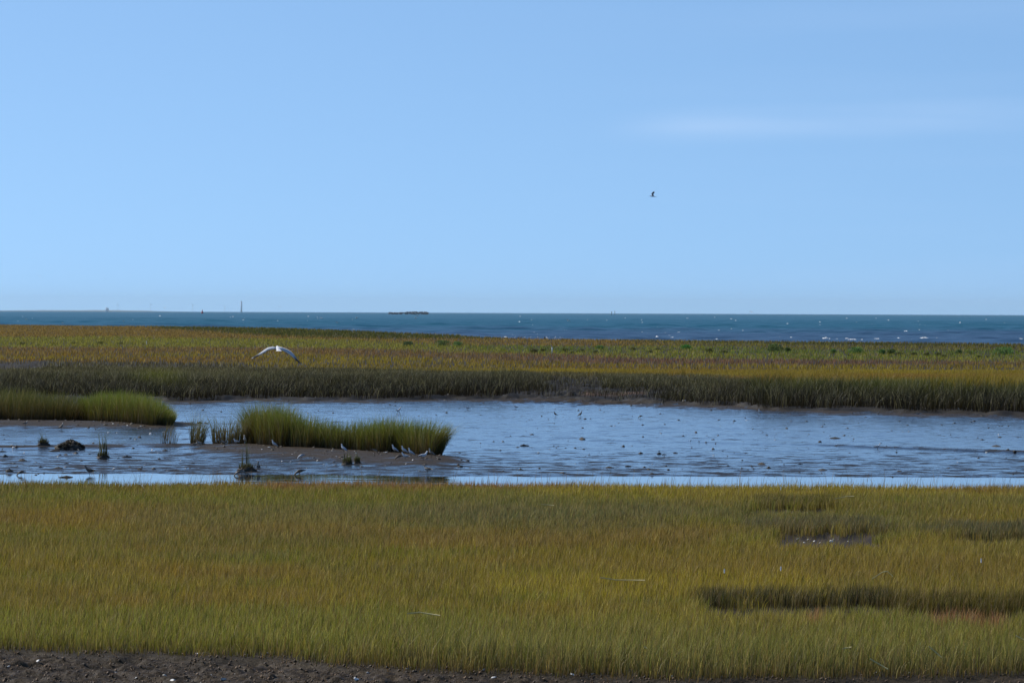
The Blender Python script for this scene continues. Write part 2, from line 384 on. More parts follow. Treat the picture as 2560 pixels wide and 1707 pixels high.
def rows():
    r = [np.arange(-60, 76, 6.0), np.arange(76, 96, 0.055), np.arange(96, 164, 0.35), np.arange(164, 172, 0.2), np.arange(172, 206, 1.0),
         np.arange(206, 300, 0.22), np.arange(300, 480, 0.4), np.arange(480, 1000, 4.0), np.arange(1000, 2300, 7.0)]
    return np.concatenate(r)
ys = rows()
NC = 660
s = np.linspace(-1, 1, NC); s = np.sign(s) * (0.75 * np.abs(s) + 0.25 * np.abs(s) ** 3)
hw = 0.132 * np.maximum(ys, 60) + 15
Yg, Sg = np.meshgrid(ys, s, indexing='ij'); Xg = Sg * hw[:, None] / 1.0
Zg, Wg, Cg = terrain(Xg, Yg)
gnd = grid_mesh('ground', Xg, Yg, Zg, M_ground, {'wet': Wg, 'col': Cg}); tag(gnd, 'brown mud and marsh soil under the grass, wet and shiny on the flat', 'mud', kind='structure')

# ------------------------------------------------------------------ water
w = mesh_obj('creek_water', [(-45, 150, 0), (45, 150, 0), (120, 470, 0), (-120, 470, 0)], [(0, 1, 2, 3)], M_creek)
tag(w, 'pale blue tidal creek water in front of the mud flat', 'water', kind='structure')

def sea():
    ys = [820.0]
    while ys[-1] < 5200: ys.append(ys[-1] + max(1.8, (ys[-1] - 500) / 520))
    ys += list(np.geomspace(5300, 90000, 80))
    ys = np.array(ys); C = 420
    X = np.linspace(-1, 1, C)[None, :] * (0.14 * ys[:, None] + 30); Y = np.repeat(ys[:, None], C, 1)
    Z = np.zeros_like(X); r = np.random.default_rng(5)
    for k in range(26):
        lam = 6 * 1.13 ** k * (0.85 + .3 * r.random()); lam = min(lam, 34)
        th = math.radians(-90 + r.normal(0, 26)); ph = r.random() * 6.28
        amp = 0.0095 * lam ** 0.75
        Z += amp * np.sin(2 * math.pi / lam * (X * math.cos(th) + Y * math.sin(th)) + ph + 2.2 * fbm(X, Y, 40, 100 + k, 1))
    Z *= (0.6 + 0.8 * fbm(X, Y, 90, 140, 3)) * (0.7 + 0.5 * sst(4800, 1500, Y)) * np.where(Y < 5200, 1, 0) * sst(0, 60, Y - shore_y(X, Y))
    o = grid_mesh('sea', X, Y, Z, M_sea); tag(o, 'choppy blue sea reaching the horizon', 'sea', kind='structure')
sea()

# ------------------------------------------------------------------ blades of grass
def blades(name, x, y, z, h, w, lean, ct, cb, mat, parent=None, cm=None, bend=0.35):
    n = len(x); ang = rng.uniform(0, math.pi, n)
    dx = np.cos(ang) * w / 2; dy = np.sin(ang) * w / 2
    la = rng.uniform(0, 2 * math.pi, n); ll = np.abs(rng.normal(0, 1, n)) * bend * h * 0.5
    lx = np.cos(la) * ll + lean[0] * h; ly = np.sin(la) * ll + lean[1] * h
    V = np.empty((n, 5, 3), np.float32)
    V[:, 0] = np.stack([x - dx, y - dy, z - 0.03], 1); V[:, 1] = np.stack([x + dx, y + dy, z - 0.03], 1)
    mx, my, mz = x + lx * .3, y + ly * .3, z + h * .55
    V[:, 2] = np.stack([mx + dx * .85, my + dy * .85, mz], 1); V[:, 3] = np.stack([mx - dx * .85, my - dy * .85, mz], 1)
    V[:, 4] = np.stack([x + lx, y + ly, z + h], 1)
    C = np.empty((n, 5, 3), np.float32); C[:, 0] = cb; C[:, 1] = cb; C[:, 2] = (ct * .5 + cb * .5) if cm is None else cm; C[:, 3] = C[:, 2]; C[:, 4] = ct
    b = (np.arange(n) * 5)[:, None]
    loops = (b + np.array([[0, 1, 2, 3, 3, 2, 4]])).ravel()
    st = (np.arange(n) * 7)[:, None] + np.array([[0, 4]])
    return raw_mesh(name, V.reshape(-1, 3), loops, st.ravel(), mat, {'col': C.reshape(-1, 3)}, False, parent)

def sample_area(y0, y1, n, marg=1.14, pad=3.0, pw=1.0):
    """n points over the wedge of marsh between y0 and y1, thinning out with distance by pw"""
    t = rng.random(n * 1)
    # density ~ width * y^-pw
    yy = np.linspace(y0, y1, 2000); wd = (0.1051 * marg * yy + pad) * yy ** (-pw); cdf = np.cumsum(wd); cdf /= cdf[-1]
    y = np.interp(t, cdf, yy); x = rng.uniform(-1, 1, n) * (0.1051 * marg * y + pad)
    return x, y

def ground_z(x, y):
    z, wet, c = terrain(x, y); return z

def mixc(c, k, col):
    k = np.clip(k, 0, 1)[:, None]; return c * (1 - k) + k * np.asarray(col)

GREEN = lin((104, 108, 36)); GOLD = lin((126, 110, 40)); OCHRE = lin((128, 100, 46)); OLIVE = lin((100, 98, 48)); GREY = lin((88, 90, 68)); RED = lin((130, 78, 66)); BRN = lin((110, 84, 50)); STRAW = lin((170, 150, 95)); YEL = lin((150, 132, 40))
PURP = lin((112, 82, 72)); DKG = lin((66, 74, 30)); DEAD = lin((84, 82, 62)); GRN2 = lin((98, 118, 48)); TAN = lin((130, 108, 60)); YG = lin((126, 124, 52))

def fg_meadow():
    x, y = sample_area(79, 168.2, 760000, pad=8.0, pw=0.6)
    z = ground_z(x, y); u, v = proj(x, y, z)
    ev = fg_mud_edge_v(u) + 16 * (fbm(x, y, 0.8, 21) - .5)
    keep = (v < ev + rng.normal(0, 3, len(x)) - 1) & (z > 0.72)
    dens = np.ones(len(x))
    for u0, u1, v0, v1, s_ in FG_GAPS: dens *= 1 - 0.985 * in_patch(u, v, (u0, u1, v0, v1), s_)
    keep &= rng.random(len(x)) < dens
    x, y, z, u, v = x[keep], y[keep], z[keep], u[keep], v[keep]
    n = len(x)
    hmod = fbm(x, y, 5, 71)
    h = (0.24 + 0.22 * hmod) * rng.uniform(0.55, 1.2, n) * (.82 + .36 * fbm(x, y, .4, 72, 2))
    w = 0.010 + 0.00009 * (y - 80) + 0.004 * rng.random(n)
    # colour by place
    n1 = fbm(x, y, 9, 73); n2 = fbm(x, y, 2.5, 77); n3 = rng.random(n)
    c = np.tile(OLIVE, (n, 1)); c = mixc(c, 1.0 * sst(.35, .6, n1 + .15 * (n3 - .5)), GOLD); c = mixc(c, .5 * sst(.55, .75, n2), OCHRE); c = mixc(c, .8 * sst(.42, .25, n2), GREEN)
    def patch(u0, u1, v0, v1, col, k, sft=12):
        nonlocal c; jit = (fbm(x, y, 1.6, 79) - .5) * 2
        c = mixc(c, k * in_patch(u + jit * 120, v - 16 + jit * sft * 1.4 + rng.normal(0, sft * .4, n), (u0, u1, v0, v1), sft), col)
    patch(-400, 420, 1270, 1315, OCHRE, .6); patch(300, 1800, 1325, 1370, BRN, .55); patch(-400, 1000, 1340, 1372, OLIVE, .6)
    patch(0, 1700, 1225, 1262, GREEN, .7); patch(650, 1500, 1200, 1222, RED, .65, 6); patch(1350, 3000, 1200, 1245, YEL, .7); patch(2330, 3000, 1203, 1228, OCHRE, .8, 6)
    patch(1000, 1900, 1245, 1300, GREY, .35); patch(300, 1700, 1268, 1322, GREY, .45)
    patch(1400, 3000, 1385, 1500, GOLD, .75); patch(1500, 3000, 1400, 1460, OCHRE, .35); patch(1180, 2050, 1440, 1500, YEL, .6); patch(700, 1250, 1440, 1500, GOLD, .6)
    patch(-400, 1200, 1530, 1640, GREEN, .75); patch(1000, 3000, 1575, 1700, OLIVE, .7)
    patch(-400, 3000, 1540, 1720, lin((122, 122, 58)), .45)
    jit = (fbm(x, y, 1.2, 81) - .5)
    mudrim = np.clip(1 - (fg_mud_edge_v(u) - v) / 45, 0, 1) * sst(500, 1500, u + 500 * jit * 2)
    c = mixc(c, mudrim * .8 * (rng.random(n) < .75), lin((80, 90, 62)) * .6); c = mixc(c, mudrim * (rng.random(n) < .06), STRAW * 1.2)
    rim2 = np.clip(1 - (fg_mud_edge_v(u) - v) / 12, 0, 1); c = mixc(c, rim2 * .6 * (rng.random(n) < .6), BRN)
    h = h * (1 - 0.45 * np.clip(1 - (fg_mud_edge_v(u) - v) / 14, 0, 1)) * (1 + 0.85 * mudrim * (rng.random(n) < .35))
    # taller grey stands behind the bare pools
    kd = np.zeros(n)
    for (u0, u1, v0, v1, col, hh) in [(1730, 2240, 1500, 1526, GREY * .75, .44), (2200, 2640, 1512, 1546, GOLD * .8, .46), (1850, 2230, 1312, 1340, lin((92, 90, 74)), .42), (2280, 2620, 1322, 1345, lin((88, 86, 72)), .36), (1870, 2115, 1255, 1280, OLIVE * .8, .40), (2400, 2640, 1330, 1354, GREY * .8, .42)]:
        k = in_patch(u + jit * 60, v, (u0, u1, v0, v1), 9) * sst(.28, .48, fbm(x, y, 1.3, 85))
        c = mixc(c, k * .85 * (rng.random(n) < .9), col); kd = np.maximum(kd, k * (1.0 if v0 > 1400 else .35)); h = h * (1 - k) + k * hh * rng.uniform(.6, 1.1, n)
    # reddish glasswort fringe
    k = in_patch(u, v, (2330, 2520, 1566, 1582), 4); c = mixc(c, k * .8, RED * 1.2)
    k = in_patch(u, v, (2030, 2060, 1556, 1580), 4); c = mixc(c, k * .8, RED * 1.2)
    # per blade variation
    n4 = fbm(x, y, .35, 83, 3); c = mixc(c, .45 * sst(.6, .75, n4), STRAW * .8); c = mixc(c, .45 * sst(.4, .25, n4), GREEN * .7)
    c = mixc(c, (rng.random(n) < .06) * .6, STRAW); c = mixc(c, (rng.random(n) < .10) * .5, OCHRE)
    c = c * rng.uniform(.42, 1.62, n)[:, None]
    cb = (c * .5 + BRN * .35) * (1 - .8 * kd)[:, None]; c = c * (1 - .5 * kd)[:, None]  # stands and their feet darkened: shaded, backlit faces painted into the blade colour
    # seed stalks standing above the far edge
    edge = (y > 158) & (rng.random(n) < 0.03); h[edge] *= rng.uniform(1.4, 2.9, edge.sum()); c[edge] = BRN * .7; w[edge] *= .6
    tp = rng.random(n) < .22; ctip = c.copy(); ctip[tp] = ctip[tp] * .35 + lin((138, 112, 84)) * .65; G = np.array((1.68, 1.74, 1.40))
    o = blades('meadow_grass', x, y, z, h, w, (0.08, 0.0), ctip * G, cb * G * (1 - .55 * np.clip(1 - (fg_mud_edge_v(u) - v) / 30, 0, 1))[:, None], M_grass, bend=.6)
    tag(o, 'short olive and gold salt meadow grass on the near marsh', 'grass', kind='stuff')
fg_meadow()

UK = [-600, 0, 350, 700, 1000, 1300, 1700, 2100, 2560, 3200]
B_DG = [808, 811, 816, 838, 845, 845, 850, 862, 864, 864]
B_TAN = [838, 840, 843, 845, 856, 861, 864, 872, 874, 878]
B_GRN = [866, 866, 866, 868, 876, 884, 893, 896, 898, 902]
B_PUR = [876, 878, 880, 882, 890, 901, 906, 909, 906, 908]
B_GLD = [903, 903, 900, 919, 922, 926, 938, 955, 966, 976]
def far_marsh():
    # bank and far platform
    xs, ysv = [], []
    for a in [(296, 500, 440000, 0.0), (500, 2000, 260000, 1.0)]:
        xx, yy = sample_area(a[0], a[1], a[2], 1.14, 6, a[3]); xs.append(xx); ysv.append(yy)
    x = np.concatenate(xs); y = np.concatenate(ysv)
    z = ground_z(x, y); by = bank_y(x, y) + 9 * (fbm(x, y * 0, 3, 63) - .5) + 9 * (fbm(x, y * 0, 12, 64) - .5); sh = shore_y(x, y)
    u, v = proj(x, y, z)
    fringe = 3 * (fbm(x, y, 2.5, 91) - .4)
    keep = (y > by + 1.0 + fringe * 2) & (y < sh + 8)
    dens = np.ones(len(x))
    for u0, u1, v0, v1, s_ in BANK_BARE: dens *= 1 - 0.86 * in_patch(u + 30 * (fbm(x, y, 2, 92) - .5), v, (u0, u1, v0, v1), s_)
    keep &= rng.random(len(x)) < dens
    x, y, z, u, v, by, sh = [a[keep] for a in (x, y, z, u, v, by, sh)]
    n = len(x)
    near = sst(70, 40, y - by)
    hmod = fbm(x, y, 7, 93)
    h = (0.38 + .12 * hmod) * (1 - near) + near * (0.30 + 1.2 * fbm(x, y, 4, 94)) * np.where(u > 1880, 1.15, 1.0)
    h *= 1 - near + near * np.interp(u, [0, 900, 1150, 1290, 1390, 1860, 1900, 2300, 2400], [.95, .9, 1.15, 1.15, .6, .72, 1.3, 1.15, 1.35])
    h *= rng.uniform(.6, 1.15, n)
    vt = v - h * .6 * F / y + rng.normal(0, 2.2, n) + (fbm(x, y, 30, 95) - .5) * np.interp(y, [400, 1000, 1800], [26, 12, 6]) + near * 22 * (fbm(x, y, 9, 96, 3) - .5)
    I = lambda B: np.interp(u, UK, B)
    c = np.tile(DEAD, (n, 1))
    gold = vt < I(B_GLD); nn = fbm(x, y, 20, 97); c[gold] = (GOLD * 1.0)[None]; c = mixc(c, gold * sst(.5, .7, nn), OCHRE); c = mixc(c, gold * .6 * sst(.45, .3, nn), YEL * .9)
    pur = (vt < I(B_PUR)); kx = np.interp(u, [0, 1200, 1500, 2300, 2560], [.45, .6, 1, .95, .3]); c = mixc(c, pur * kx, PURP)
    grn = vt < I(B_GRN); c[grn] = YG; c = mixc(c, grn * sst(1000, 1300, u) * sst(I(B_GRN) - 4, I(B_GRN) - 9, vt) * sst(.3, .6, fbm(x, y, 12, 99)), GRN2 * .85)
    tan = vt < I(B_TAN); c[tan] = TAN; c = mixc(c, tan * .6 * (nn > .5), OCHRE); c = mixc(c, tan * sst(1500, 1800, u) * .5, GRN2 * .8)
    dg = vt < I(B_DG); c[dg] = TAN; c = mixc(c, dg * sst(340, 420, u), DKG); h = np.where(dg & (u > 300) & (u < 1150), h * 1.6, h)
    top = y > sh - 25; c = mixc(c, top * .5, OCHRE * .8)
    # bank colours
    bk = ~gold
    c = mixc(c, bk * .5 * sst(.55, .7, fbm(x, y, 4, 101)), OLIVE * .8)
    kR = bk * sst(1850, 1920, u); c = mixc(c, kR * sst(4, 22, y - by) * .85, lin((96, 104, 44))); c = mixc(c, kR * .5 * sst(.5, .7, fbm(x, y, 6, 103)), GREEN * .9)
    kg = bk * in_patch(u, v, (350, 450, 930, 985), 12); c = mixc(c, kg * .9, GREEN)
    kg = bk * in_patch(u, v, (1890, 2010, 950, 1010), 8); c = mixc(c, kg * .7, GREEN)
    kg = bk * in_patch(u, v, (2290, 2420, 940, 990), 8); c = mixc(c, kg * .7, GREEN)
    c = mixc(c, bk * (rng.random(n) < .06) * .8, lin((165, 160, 135)))
    c = mixc(c, (~bk) * (rng.random(n) < .06) * .5, STRAW)
    c = c * rng.uniform(.42, 1.62, n)[:, None]
    c = np.where(bk[:, None], c * ((0.02 + .85 * fbm(x, y, 3.5, 131)) * (.45 + .95 * sst(10, 46, y - by)))[:, None], c)  # darker toward the water's edge: backlit shade of the bank front put into colour
    w = np.where(y < 500, 0.028 + .02 * rng.random(n), 0.00011 * y + .02 * rng.random(n))
    pale = bk & (rng.random(n) < .10); w[pale] *= .6; h[pale] *= 1.05; c[pale] = lin((150, 146, 120)) * rng.uniform(.5, 1.2, (pale.sum(), 1))
    G = np.array((1.7, 1.65, 1.2))
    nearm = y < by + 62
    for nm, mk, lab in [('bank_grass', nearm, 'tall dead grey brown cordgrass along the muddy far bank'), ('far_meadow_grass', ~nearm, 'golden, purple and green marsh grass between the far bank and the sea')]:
        o = blades(nm, x[mk], y[mk], z[mk], h[mk], w[mk], (0.08, 0.0), c[mk] * G, (c[mk] * (.25 if nm == 'bank_grass' else .55) + BRN * (.06 if nm == 'bank_grass' else .25)) * G, M_grass, bend=(1.0 if nm == 'bank_grass' else .6))  # bank blade feet near black, shade low in the grass painted in
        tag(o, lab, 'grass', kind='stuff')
far_marsh()

# ------------------------------------------------------------------ cordgrass clumps on the flat
def inpoly(px, py, poly):
    ins = np.zeros(len(px), bool); j = len(poly) - 1
    for i in range(len(poly)):
        xi, yi = poly[i]; xj, yj = poly[j]
        c = ((yi > py) != (yj > py)) & (px < (xj - xi) * (py - yi) / (yj - yi + 1e-9) + xi)
        ins ^= c; j = i
    return ins

def clump(label, front, depth, n, hfun, tipc, lowc, group=None, lean_out=0.4, dens=None, w0=.02, z0=.18):
    """front: image points of the front foot line; depth in metres behind it"""
    pts = [P(a, b, z0) for a, b in front]
    cxm = sum(p.x for p in pts) / len(pts); cym = sum(p.y for p in pts) / len(pts) + depth / 2
    root = empty('cordgrass_clump', (cxm, cym, z0)); tag(root, label, 'grass clump', group)
    x0, x1 = pts[0].x, pts[-1].x
    x = rng.uniform(x0, x1, n); t = rng.random(n)
    fy = np.interp(x, [p.x for p in pts], [p.y for p in pts]) + .5 * (fbm(x, x * 0, .8, 7) - .5) * 2
    e = np.clip(np.minimum(x - x0, x1 - x) / 1.2, 0, 1) ** .5
    y = fy + depth * (.5 + (t - .5) * e)
    uu = 1280 + F * x / y
    if dens is not None:
        k = rng.random(n) < dens(uu, x); x, y, t, e, uu = x[k], y[k], t[k], e[k], uu[k]; n = len(x)
    z = ground_z(x, y)
    tuft = fbm(x, y, .6, 111)
    h = hfun(uu) * (.62 + .5 * tuft) * rng.uniform(.35, 1.12, n) ** .8
    n2 = fbm(x, y, 1.5, 113)
    ct = mixc(np.tile(np.asarray(tipc), (n, 1)), sst(.55, .75, n2) * .5, GOLD); ct = mixc(ct, (rng.random(n) < .08) * .7, STRAW)
    ct = ct * rng.uniform(.65, 1.35, n)[:, None]; cb = .22 * np.tile(np.asarray(lowc), (n, 1)) * rng.uniform(.6, 1.4, n)[:, None]  # brown feet darkened further, shade low in the clump put into colour
    outx = np.where(x > x1 - 1.2, (x - (x1 - 1.2)) / 1.2, np.where(x < x0 + .8, -(x0 + .8 - x) / .8, 0)) * lean_out
    G = 1.6
    k = rng.random(n) < (.75 if n > 400 else 2)
    for nm, mk, a, b, hf in [q for q in [('blades', k, ct * G, cb * G, 1.0), ('dead_stalks', ~k, (ct * .3 + BRN * .7) * G * .8, cb * G, .7)] if q[1].any()]:
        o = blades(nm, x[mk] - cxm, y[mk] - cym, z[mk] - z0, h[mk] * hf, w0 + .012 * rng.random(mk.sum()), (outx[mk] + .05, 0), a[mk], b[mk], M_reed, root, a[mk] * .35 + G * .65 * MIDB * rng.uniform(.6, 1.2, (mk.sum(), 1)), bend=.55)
    return root

MIDB = lin((98, 78, 36)) * .55; TIPG = lin((100, 112, 36)); LOWB = lin((84, 66, 40)) * .8  # MIDB dimmed for the same painted shade lower in the clumps
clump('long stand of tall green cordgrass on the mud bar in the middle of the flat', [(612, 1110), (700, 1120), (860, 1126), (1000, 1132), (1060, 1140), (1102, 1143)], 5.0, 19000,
      lambda u: np.interp(u, [610, 640, 720, 760, 900, 930, 1000, 1060, 1115], [1.7, 2.35, 2.3, 1.75, 1.6, 1.95, 1.9, 1.8, 1.6]), TIPG, LOWB,
      dens=lambda u, x: np.interp(u, [610, 720, 760, 880, 940, 1120], [1, 1, .55, .55, .9, 1]) * (.8 + .4 * sst(.35, .6, fbm(x, x * 0, .5, 121))))
clump('bright green cordgrass clump leaning over the channel left of the bar', [(196, 1050), (260, 1056), (340, 1063), (420, 1068)], 9, 15000,
      lambda u: np.interp(u, [190, 300, 370, 400, 430], [1.8, 2.1, 1.9, 1.5, .8]), lin((106, 118, 38)), LOWB)
clump('dark green cordgrass stand at the left edge of the flat', [(-260, 1044), (0, 1050), (100, 1053), (205, 1051)], 15, 17000,
      lambda u: np.interp(u, [-300, 60, 120, 150, 200], [2.0, 2.2, 1.9, 2.0, 1.7]), lin((80, 86, 34)), LOWB * .7)
clump('thin pale tuft of cordgrass left of the tall stand', [(528, 1108), (570, 1111), (614, 1112)], 2.2, 420, lambda u: np.interp(u, [528, 560, 610], [2.1, 1.7, 1.9]), lin((112, 118, 78)), LOWB, 'thin tufts on the mud ridge', .25)
clump('sparse tuft of cordgrass on the ridge, second from the tall stand', [(474, 1102), (490, 1104), (508, 1105)], 1.4, 170, lambda u: u * 0 + 1.9, lin((112, 116, 72)), LOWB, 'thin tufts on the mud ridge', .3)
clump('few stems of cordgrass on the ridge nearest the channel', [(400, 1108), (425, 1110), (442, 1110)], .8, 40, lambda u: u * 0 + 1.3, lin((100, 96, 60)), LOWB, 'thin tufts on the mud ridge', .3)

# small plants on little mud hummocks
def mound(name, r, hgt, mat, parent=None, sy=.8, seg=22, rg=7, sd_=1):
    V, Fc = [], []
    rr = random.Random(sd_)
    for i in range(rg + 1):
        t = i / rg
        for j in range(seg):
            a = 2 * math.pi * j / seg; k = 1 + .38 * (rr.random() - .5) + .12 * math.sin(3 * a + sd_)
            rad = r * (1 - t) ** .8 * k if i < rg else 0.0
            V.append((rad * math.cos(a), rad * math.sin(a) * sy, hgt * (t ** .75) * (1 + .5 * (rr.random() - .5)) - .03 * (i == 0)))
    for i in range(rg):
        for j in range(seg):
            Fc.append((i * seg + j, i * seg + (j + 1) % seg, (i + 1) * seg + (j + 1) % seg, (i + 1) * seg + j))
    return mesh_obj(name, V, Fc, mat, parent, True)

def stalk_plant(u, v, wid, hh, nst, label, group, mh=.22, mw=.35):
    p = P(u, v, .08); p.z = float(ground_z(np.array([p.x]), np.array([p.y]))[0]) - .02
    root = empty('marsh_plant', p); tag(root, label, 'plant', group)
    mound('mud_foot', mw, mh, M_clod, root, .9, sd_=int(u))
    n = 150
    a = rng.uniform(0, 6.28, n); r = mw * .75 * np.sqrt(rng.random(n))
    blades('foliage', r * np.cos(a), r * np.sin(a), np.full(n, mh * .55), rng.uniform(.1, .3, n), np.full(n, .02), (0, 0), np.tile(lin((95, 100, 50)), (n, 1)) * rng.uniform(.6, 1.4, n)[:, None] * 1.3, np.tile(LOWB, (n, 1)), M_reed, root, bend=1.0)
    r = wid * rng.uniform(-1, 1, nst)
    blades('stems', r, rng.uniform(-.15, .15, nst), np.full(nst, .05), hh * rng.uniform(.6, 1.05, nst), np.full(nst, .045), (0, 0), np.tile(lin((110, 115, 75)), (nst, 1)), np.tile(lin((84, 78, 50)), (nst, 1)), M_reed, root, bend=.25)
    return root
GP = 'stalky plants on hummocks in the flat'
stalk_plant(258, 1143, .22, 1.2, 16, 'tall thin stalks on a green hummock left of the ridge', GP)
stalk_plant(616, 1176, .2, 1.4, 12, 'slender tall plant on a hummock below the left end of the stand', GP, .28, .45)
stalk_plant(868, 1161, .18, .65, 14, 'short tuft of blades on a broken hummock below the stand', GP, .2, .3)
stalk_plant(109, 1118, .15, .8, 5, 'small low tuft beside the big mud mound', GP, .28, .35)
stalk_plant(893, 1160, .08, .6, 5, 'small leaning plant right beside the short tuft hummock', GP, .16, .18)

p = P(177, 1120, .1); mo = empty('mud_mound', p); mound('heap', .72, .40, M_clod, mo, .8, 34, 10, 5)
n = 900; a = rng.uniform(0, 6.28, n); r = np.sqrt(rng.random(n)) * .68; cc = np.tile(lin((70, 66, 44)), (n, 1)) * rng.uniform(.2, 1.0, (n, 1))
blades('weed', r * np.cos(a), r * np.sin(a) * .8, .36 * (1 - r / .72) ** .6 - .02, rng.uniform(.03, .13, n), np.full(n, .04), (0, 0), cc, cc * .5, M_reed, mo, bend=2.5)
tag(mo, 'big dark heap of mud and weed at the left of the flat', 'mud mound')

# ------------------------------------------------------------------ clods and shells
def put(src, name, x, y, s, rz, label, cat, group, zoff=0.0):
    o = src.copy(); COL.objects.link(o); o.name = name
    z = float(ground_z(np.array([x]), np.array([y]))[0]); z = max(z, 0.0) + zoff
    o.location = (x, y, z); o.scale = s; o.rotation_euler = (0, 0, rz); tag(o, label, cat, group); return o
clods = [mound('mud_clod', .2, .13, M_clod, None, .7, 12, 4, k + 20) for k in range(3)]
cl_pos = [(23, 1178), (56, 1186), (72, 1185), (90, 1184), (136, 1128), (150, 1136), (190, 1133), (224, 1134), (166, 1190), (147, 1170), (166, 1158), (165, 1136), (318, 1142), (325, 1166), (390, 1128), (413, 1126), (483, 1158), (233, 1108), (5, 1128), (28, 1167), (102, 1168), (13, 1140), (57, 1151), (499, 1061), (515, 1060), (566, 1078), (846, 1186), (1294, 1117), (1688, 1133), (1660, 1136), (1648, 1135), (1524, 1169), (1570, 1166), (1622, 1173), (1630, 1184), (1820, 1164), (1864, 1133), (1740, 1081), (1330, 1086), (1455, 1098), (1552, 1006), (1967, 1071), (2087, 1095), (2492, 1115), (2000, 1160), (1960, 1161), (2057, 1174), (2350, 1137), (1904, 1160), (2500, 1092), (1310, 1114), (2134, 1096), (2050, 1104), (681, 1136), (827, 1141), (350, 1173)]
for i, (a, b) in enumerate(cl_pos):
    p = P(a, b, .05); s_ = random.uniform(.3, 1.0) ** 1.3 + .1
    o = clods[i % 3] if i < 3 else None
    if o is None: o = put(clods[i % 3], 'mud_clod', p.x, p.y, (s_ * random.uniform(1.1, 1.9), s_, s_ * random.uniform(.5, 1.0)), random.uniform(0, 6), ('small dark clod on the wet flat left of the tall cordgrass' if a < 600 else 'small dark clod on the mud bar' if a < 1150 else 'small dark clod on the open flat right of the tall stand' if a < 1800 else 'small dark clod on the right side of the flat'), 'mud clod', 'dark clods scattered on the mud flat')
    else:
        o.location = (p.x, p.y, float(ground_z(np.array([p.x]), np.array([p.y]))[0])); tag(o, ('small dark clod on the wet flat left of the tall cordgrass' if a < 600 else 'small dark clod on the mud bar' if a < 1150 else 'small dark clod on the open flat right of the tall stand' if a < 1800 else 'small dark clod on the right side of the flat'), 'mud clod', 'dark clods scattered on the mud flat')

def shell_mesh():
    V, Fc = [], []; seg = 14
    for i in range(4):
        t = i / 3
        for j in range(seg):
            a = 2 * math.pi * j / seg; r = (1 - t * .999)
            r *= (1 + .12 * math.sin(5 * a))
            V.append((.06 * r * math.cos(a) * (1 + .3 * math.cos(a)), .035 * r * math.sin(a), .018 * math.sin(t * 1.57)))
    for i in range(3):
        for j in range(seg): Fc.append((i * seg + j, i * seg + (j + 1) % seg, (i + 1) * seg + (j + 1) % seg, (i + 1) * seg + j))
    Fc.append(tuple(reversed(range(seg))))
    return mesh_obj('oyster_shell', V, Fc, M_shell, None, True)
shell = shell_mesh(); shell_used = False
def add_shell(x, y, s, label, group):
    global shell_used
    z = float(ground_z(np.array([x]), np.array([y]))[0])
    if not shell_used: o = shell; shell_used = True
    else: o = shell.copy(); COL.objects.link(o)
    o.location = (x, y, z + .012 * s); o.scale = (s * random.uniform(.7, 1.2), s * random.uniform(.8, 1.4), s)
    o.rotation_euler = (random.uniform(.1, .9), random.uniform(-.4, .4), random.uniform(0, 6.28)); tag(o, label, 'shell', group)
GS1 = 'white oyster shells on the near bank'
fgs = [(81, 1625, 1), (93, 1655, 1.1), (257, 1670, 1.1), (290, 1672, .7), (303, 1670, .9), (338, 1656, .8), (387, 1677, .8), (412, 1696, 1.0), (428, 1702, 1.3), (490, 1642, 1), (496, 1645, .9), (515, 1644, .9), (520, 1678, 1.6), (561, 1679, .6), (583, 1679, 1.1), (613, 1698, .8), (560, 1704, 1.2), (504, 1702, .8), (611, 1647, .7), (630, 1640, .8), (669, 1645, 1), (790, 1653, .8), (890, 1706, 1.4), (1209, 1691, 1.2), (1232, 1700, 1.2), (1432, 1701, 1.1), (1483, 1698, .8), (1675, 1704, .9), (2188, 1697, .9), (2273, 1697, .8), (2318, 1693, 1.2), (2336, 1691, .7), (2463, 1680, .7), (2342, 1679, .7), (20, 1660, .7), (440, 1677, .6), (340, 1690, .6), (920, 1688, .7), (1020, 1685, .7)]
for a, b, s_ in fgs:
    p = P(a, b, .82); add_shell(p.x, p.y, s_ * .9, 'white shell lying on dark mud below the near grass', GS1)
for a, b, s_ in [(1995, 1345, .9), (2020, 1347, .8), (2035, 1350, .8), (2050, 1356, .8), (2078, 1351, 1.1), (2084, 1346, .8), (2120, 1350, .9), (2010, 1352, .7), (1966, 1352, .8), (2186, 1356, .7)]:
    p = P(a, b, .85); add_shell(p.x, p.y, s_ * 1.1, 'white shell in the bare hollow amid the near meadow', 'shells in the bare hollow')
def zone(n, u0, u1, v0, v1, s0, s1, label, group):
    for _ in range(n):
        p = P(random.uniform(u0, u1), random.uniform(v0, v1), .15); add_shell(p.x, p.y, random.uniform(s0, s1) * (.6 + .4 * random.random()), label, group)
zone(42, 1690, 1880, 998, 1012, 1.2, 2.6, 'white shell among many below the grey bank right of centre', 'shell bed below the far bank')
zone(26, 2230, 2420, 1022, 1034, 1.2, 2.4, 'white shell on the mud below the far bank at right', 'shells below the right bank')
zone(30, 760, 1300, 991, 999, 1.2, 2.3, 'white shell on the mud below the far bank, left of centre', 'shells below the middle bank')
zone(14, 1890, 2200, 1018, 1024, 1.2, 2.0, 'white shell at the foot of the green bank', 'shells at the green bank')
zone(12, 230, 410, 1056, 1080, 1.2, 2.0, 'white shell on the mud by the left cordgrass', 'shells by the left cordgrass')
zone(34, 620, 1060, 1122, 1168, .9, 1.8, 'white shell on the brown mud bar', 'shells on the mud bar')
zone(26, 0, 560, 1090, 1175, .9, 1.7, 'white shell on the wet flat at left', 'shells on the left flat')
zone(20, 1300, 2560, 1010, 1170, .9, 1.7, 'white shell on the wet flat at right', 'shells on the right flat')
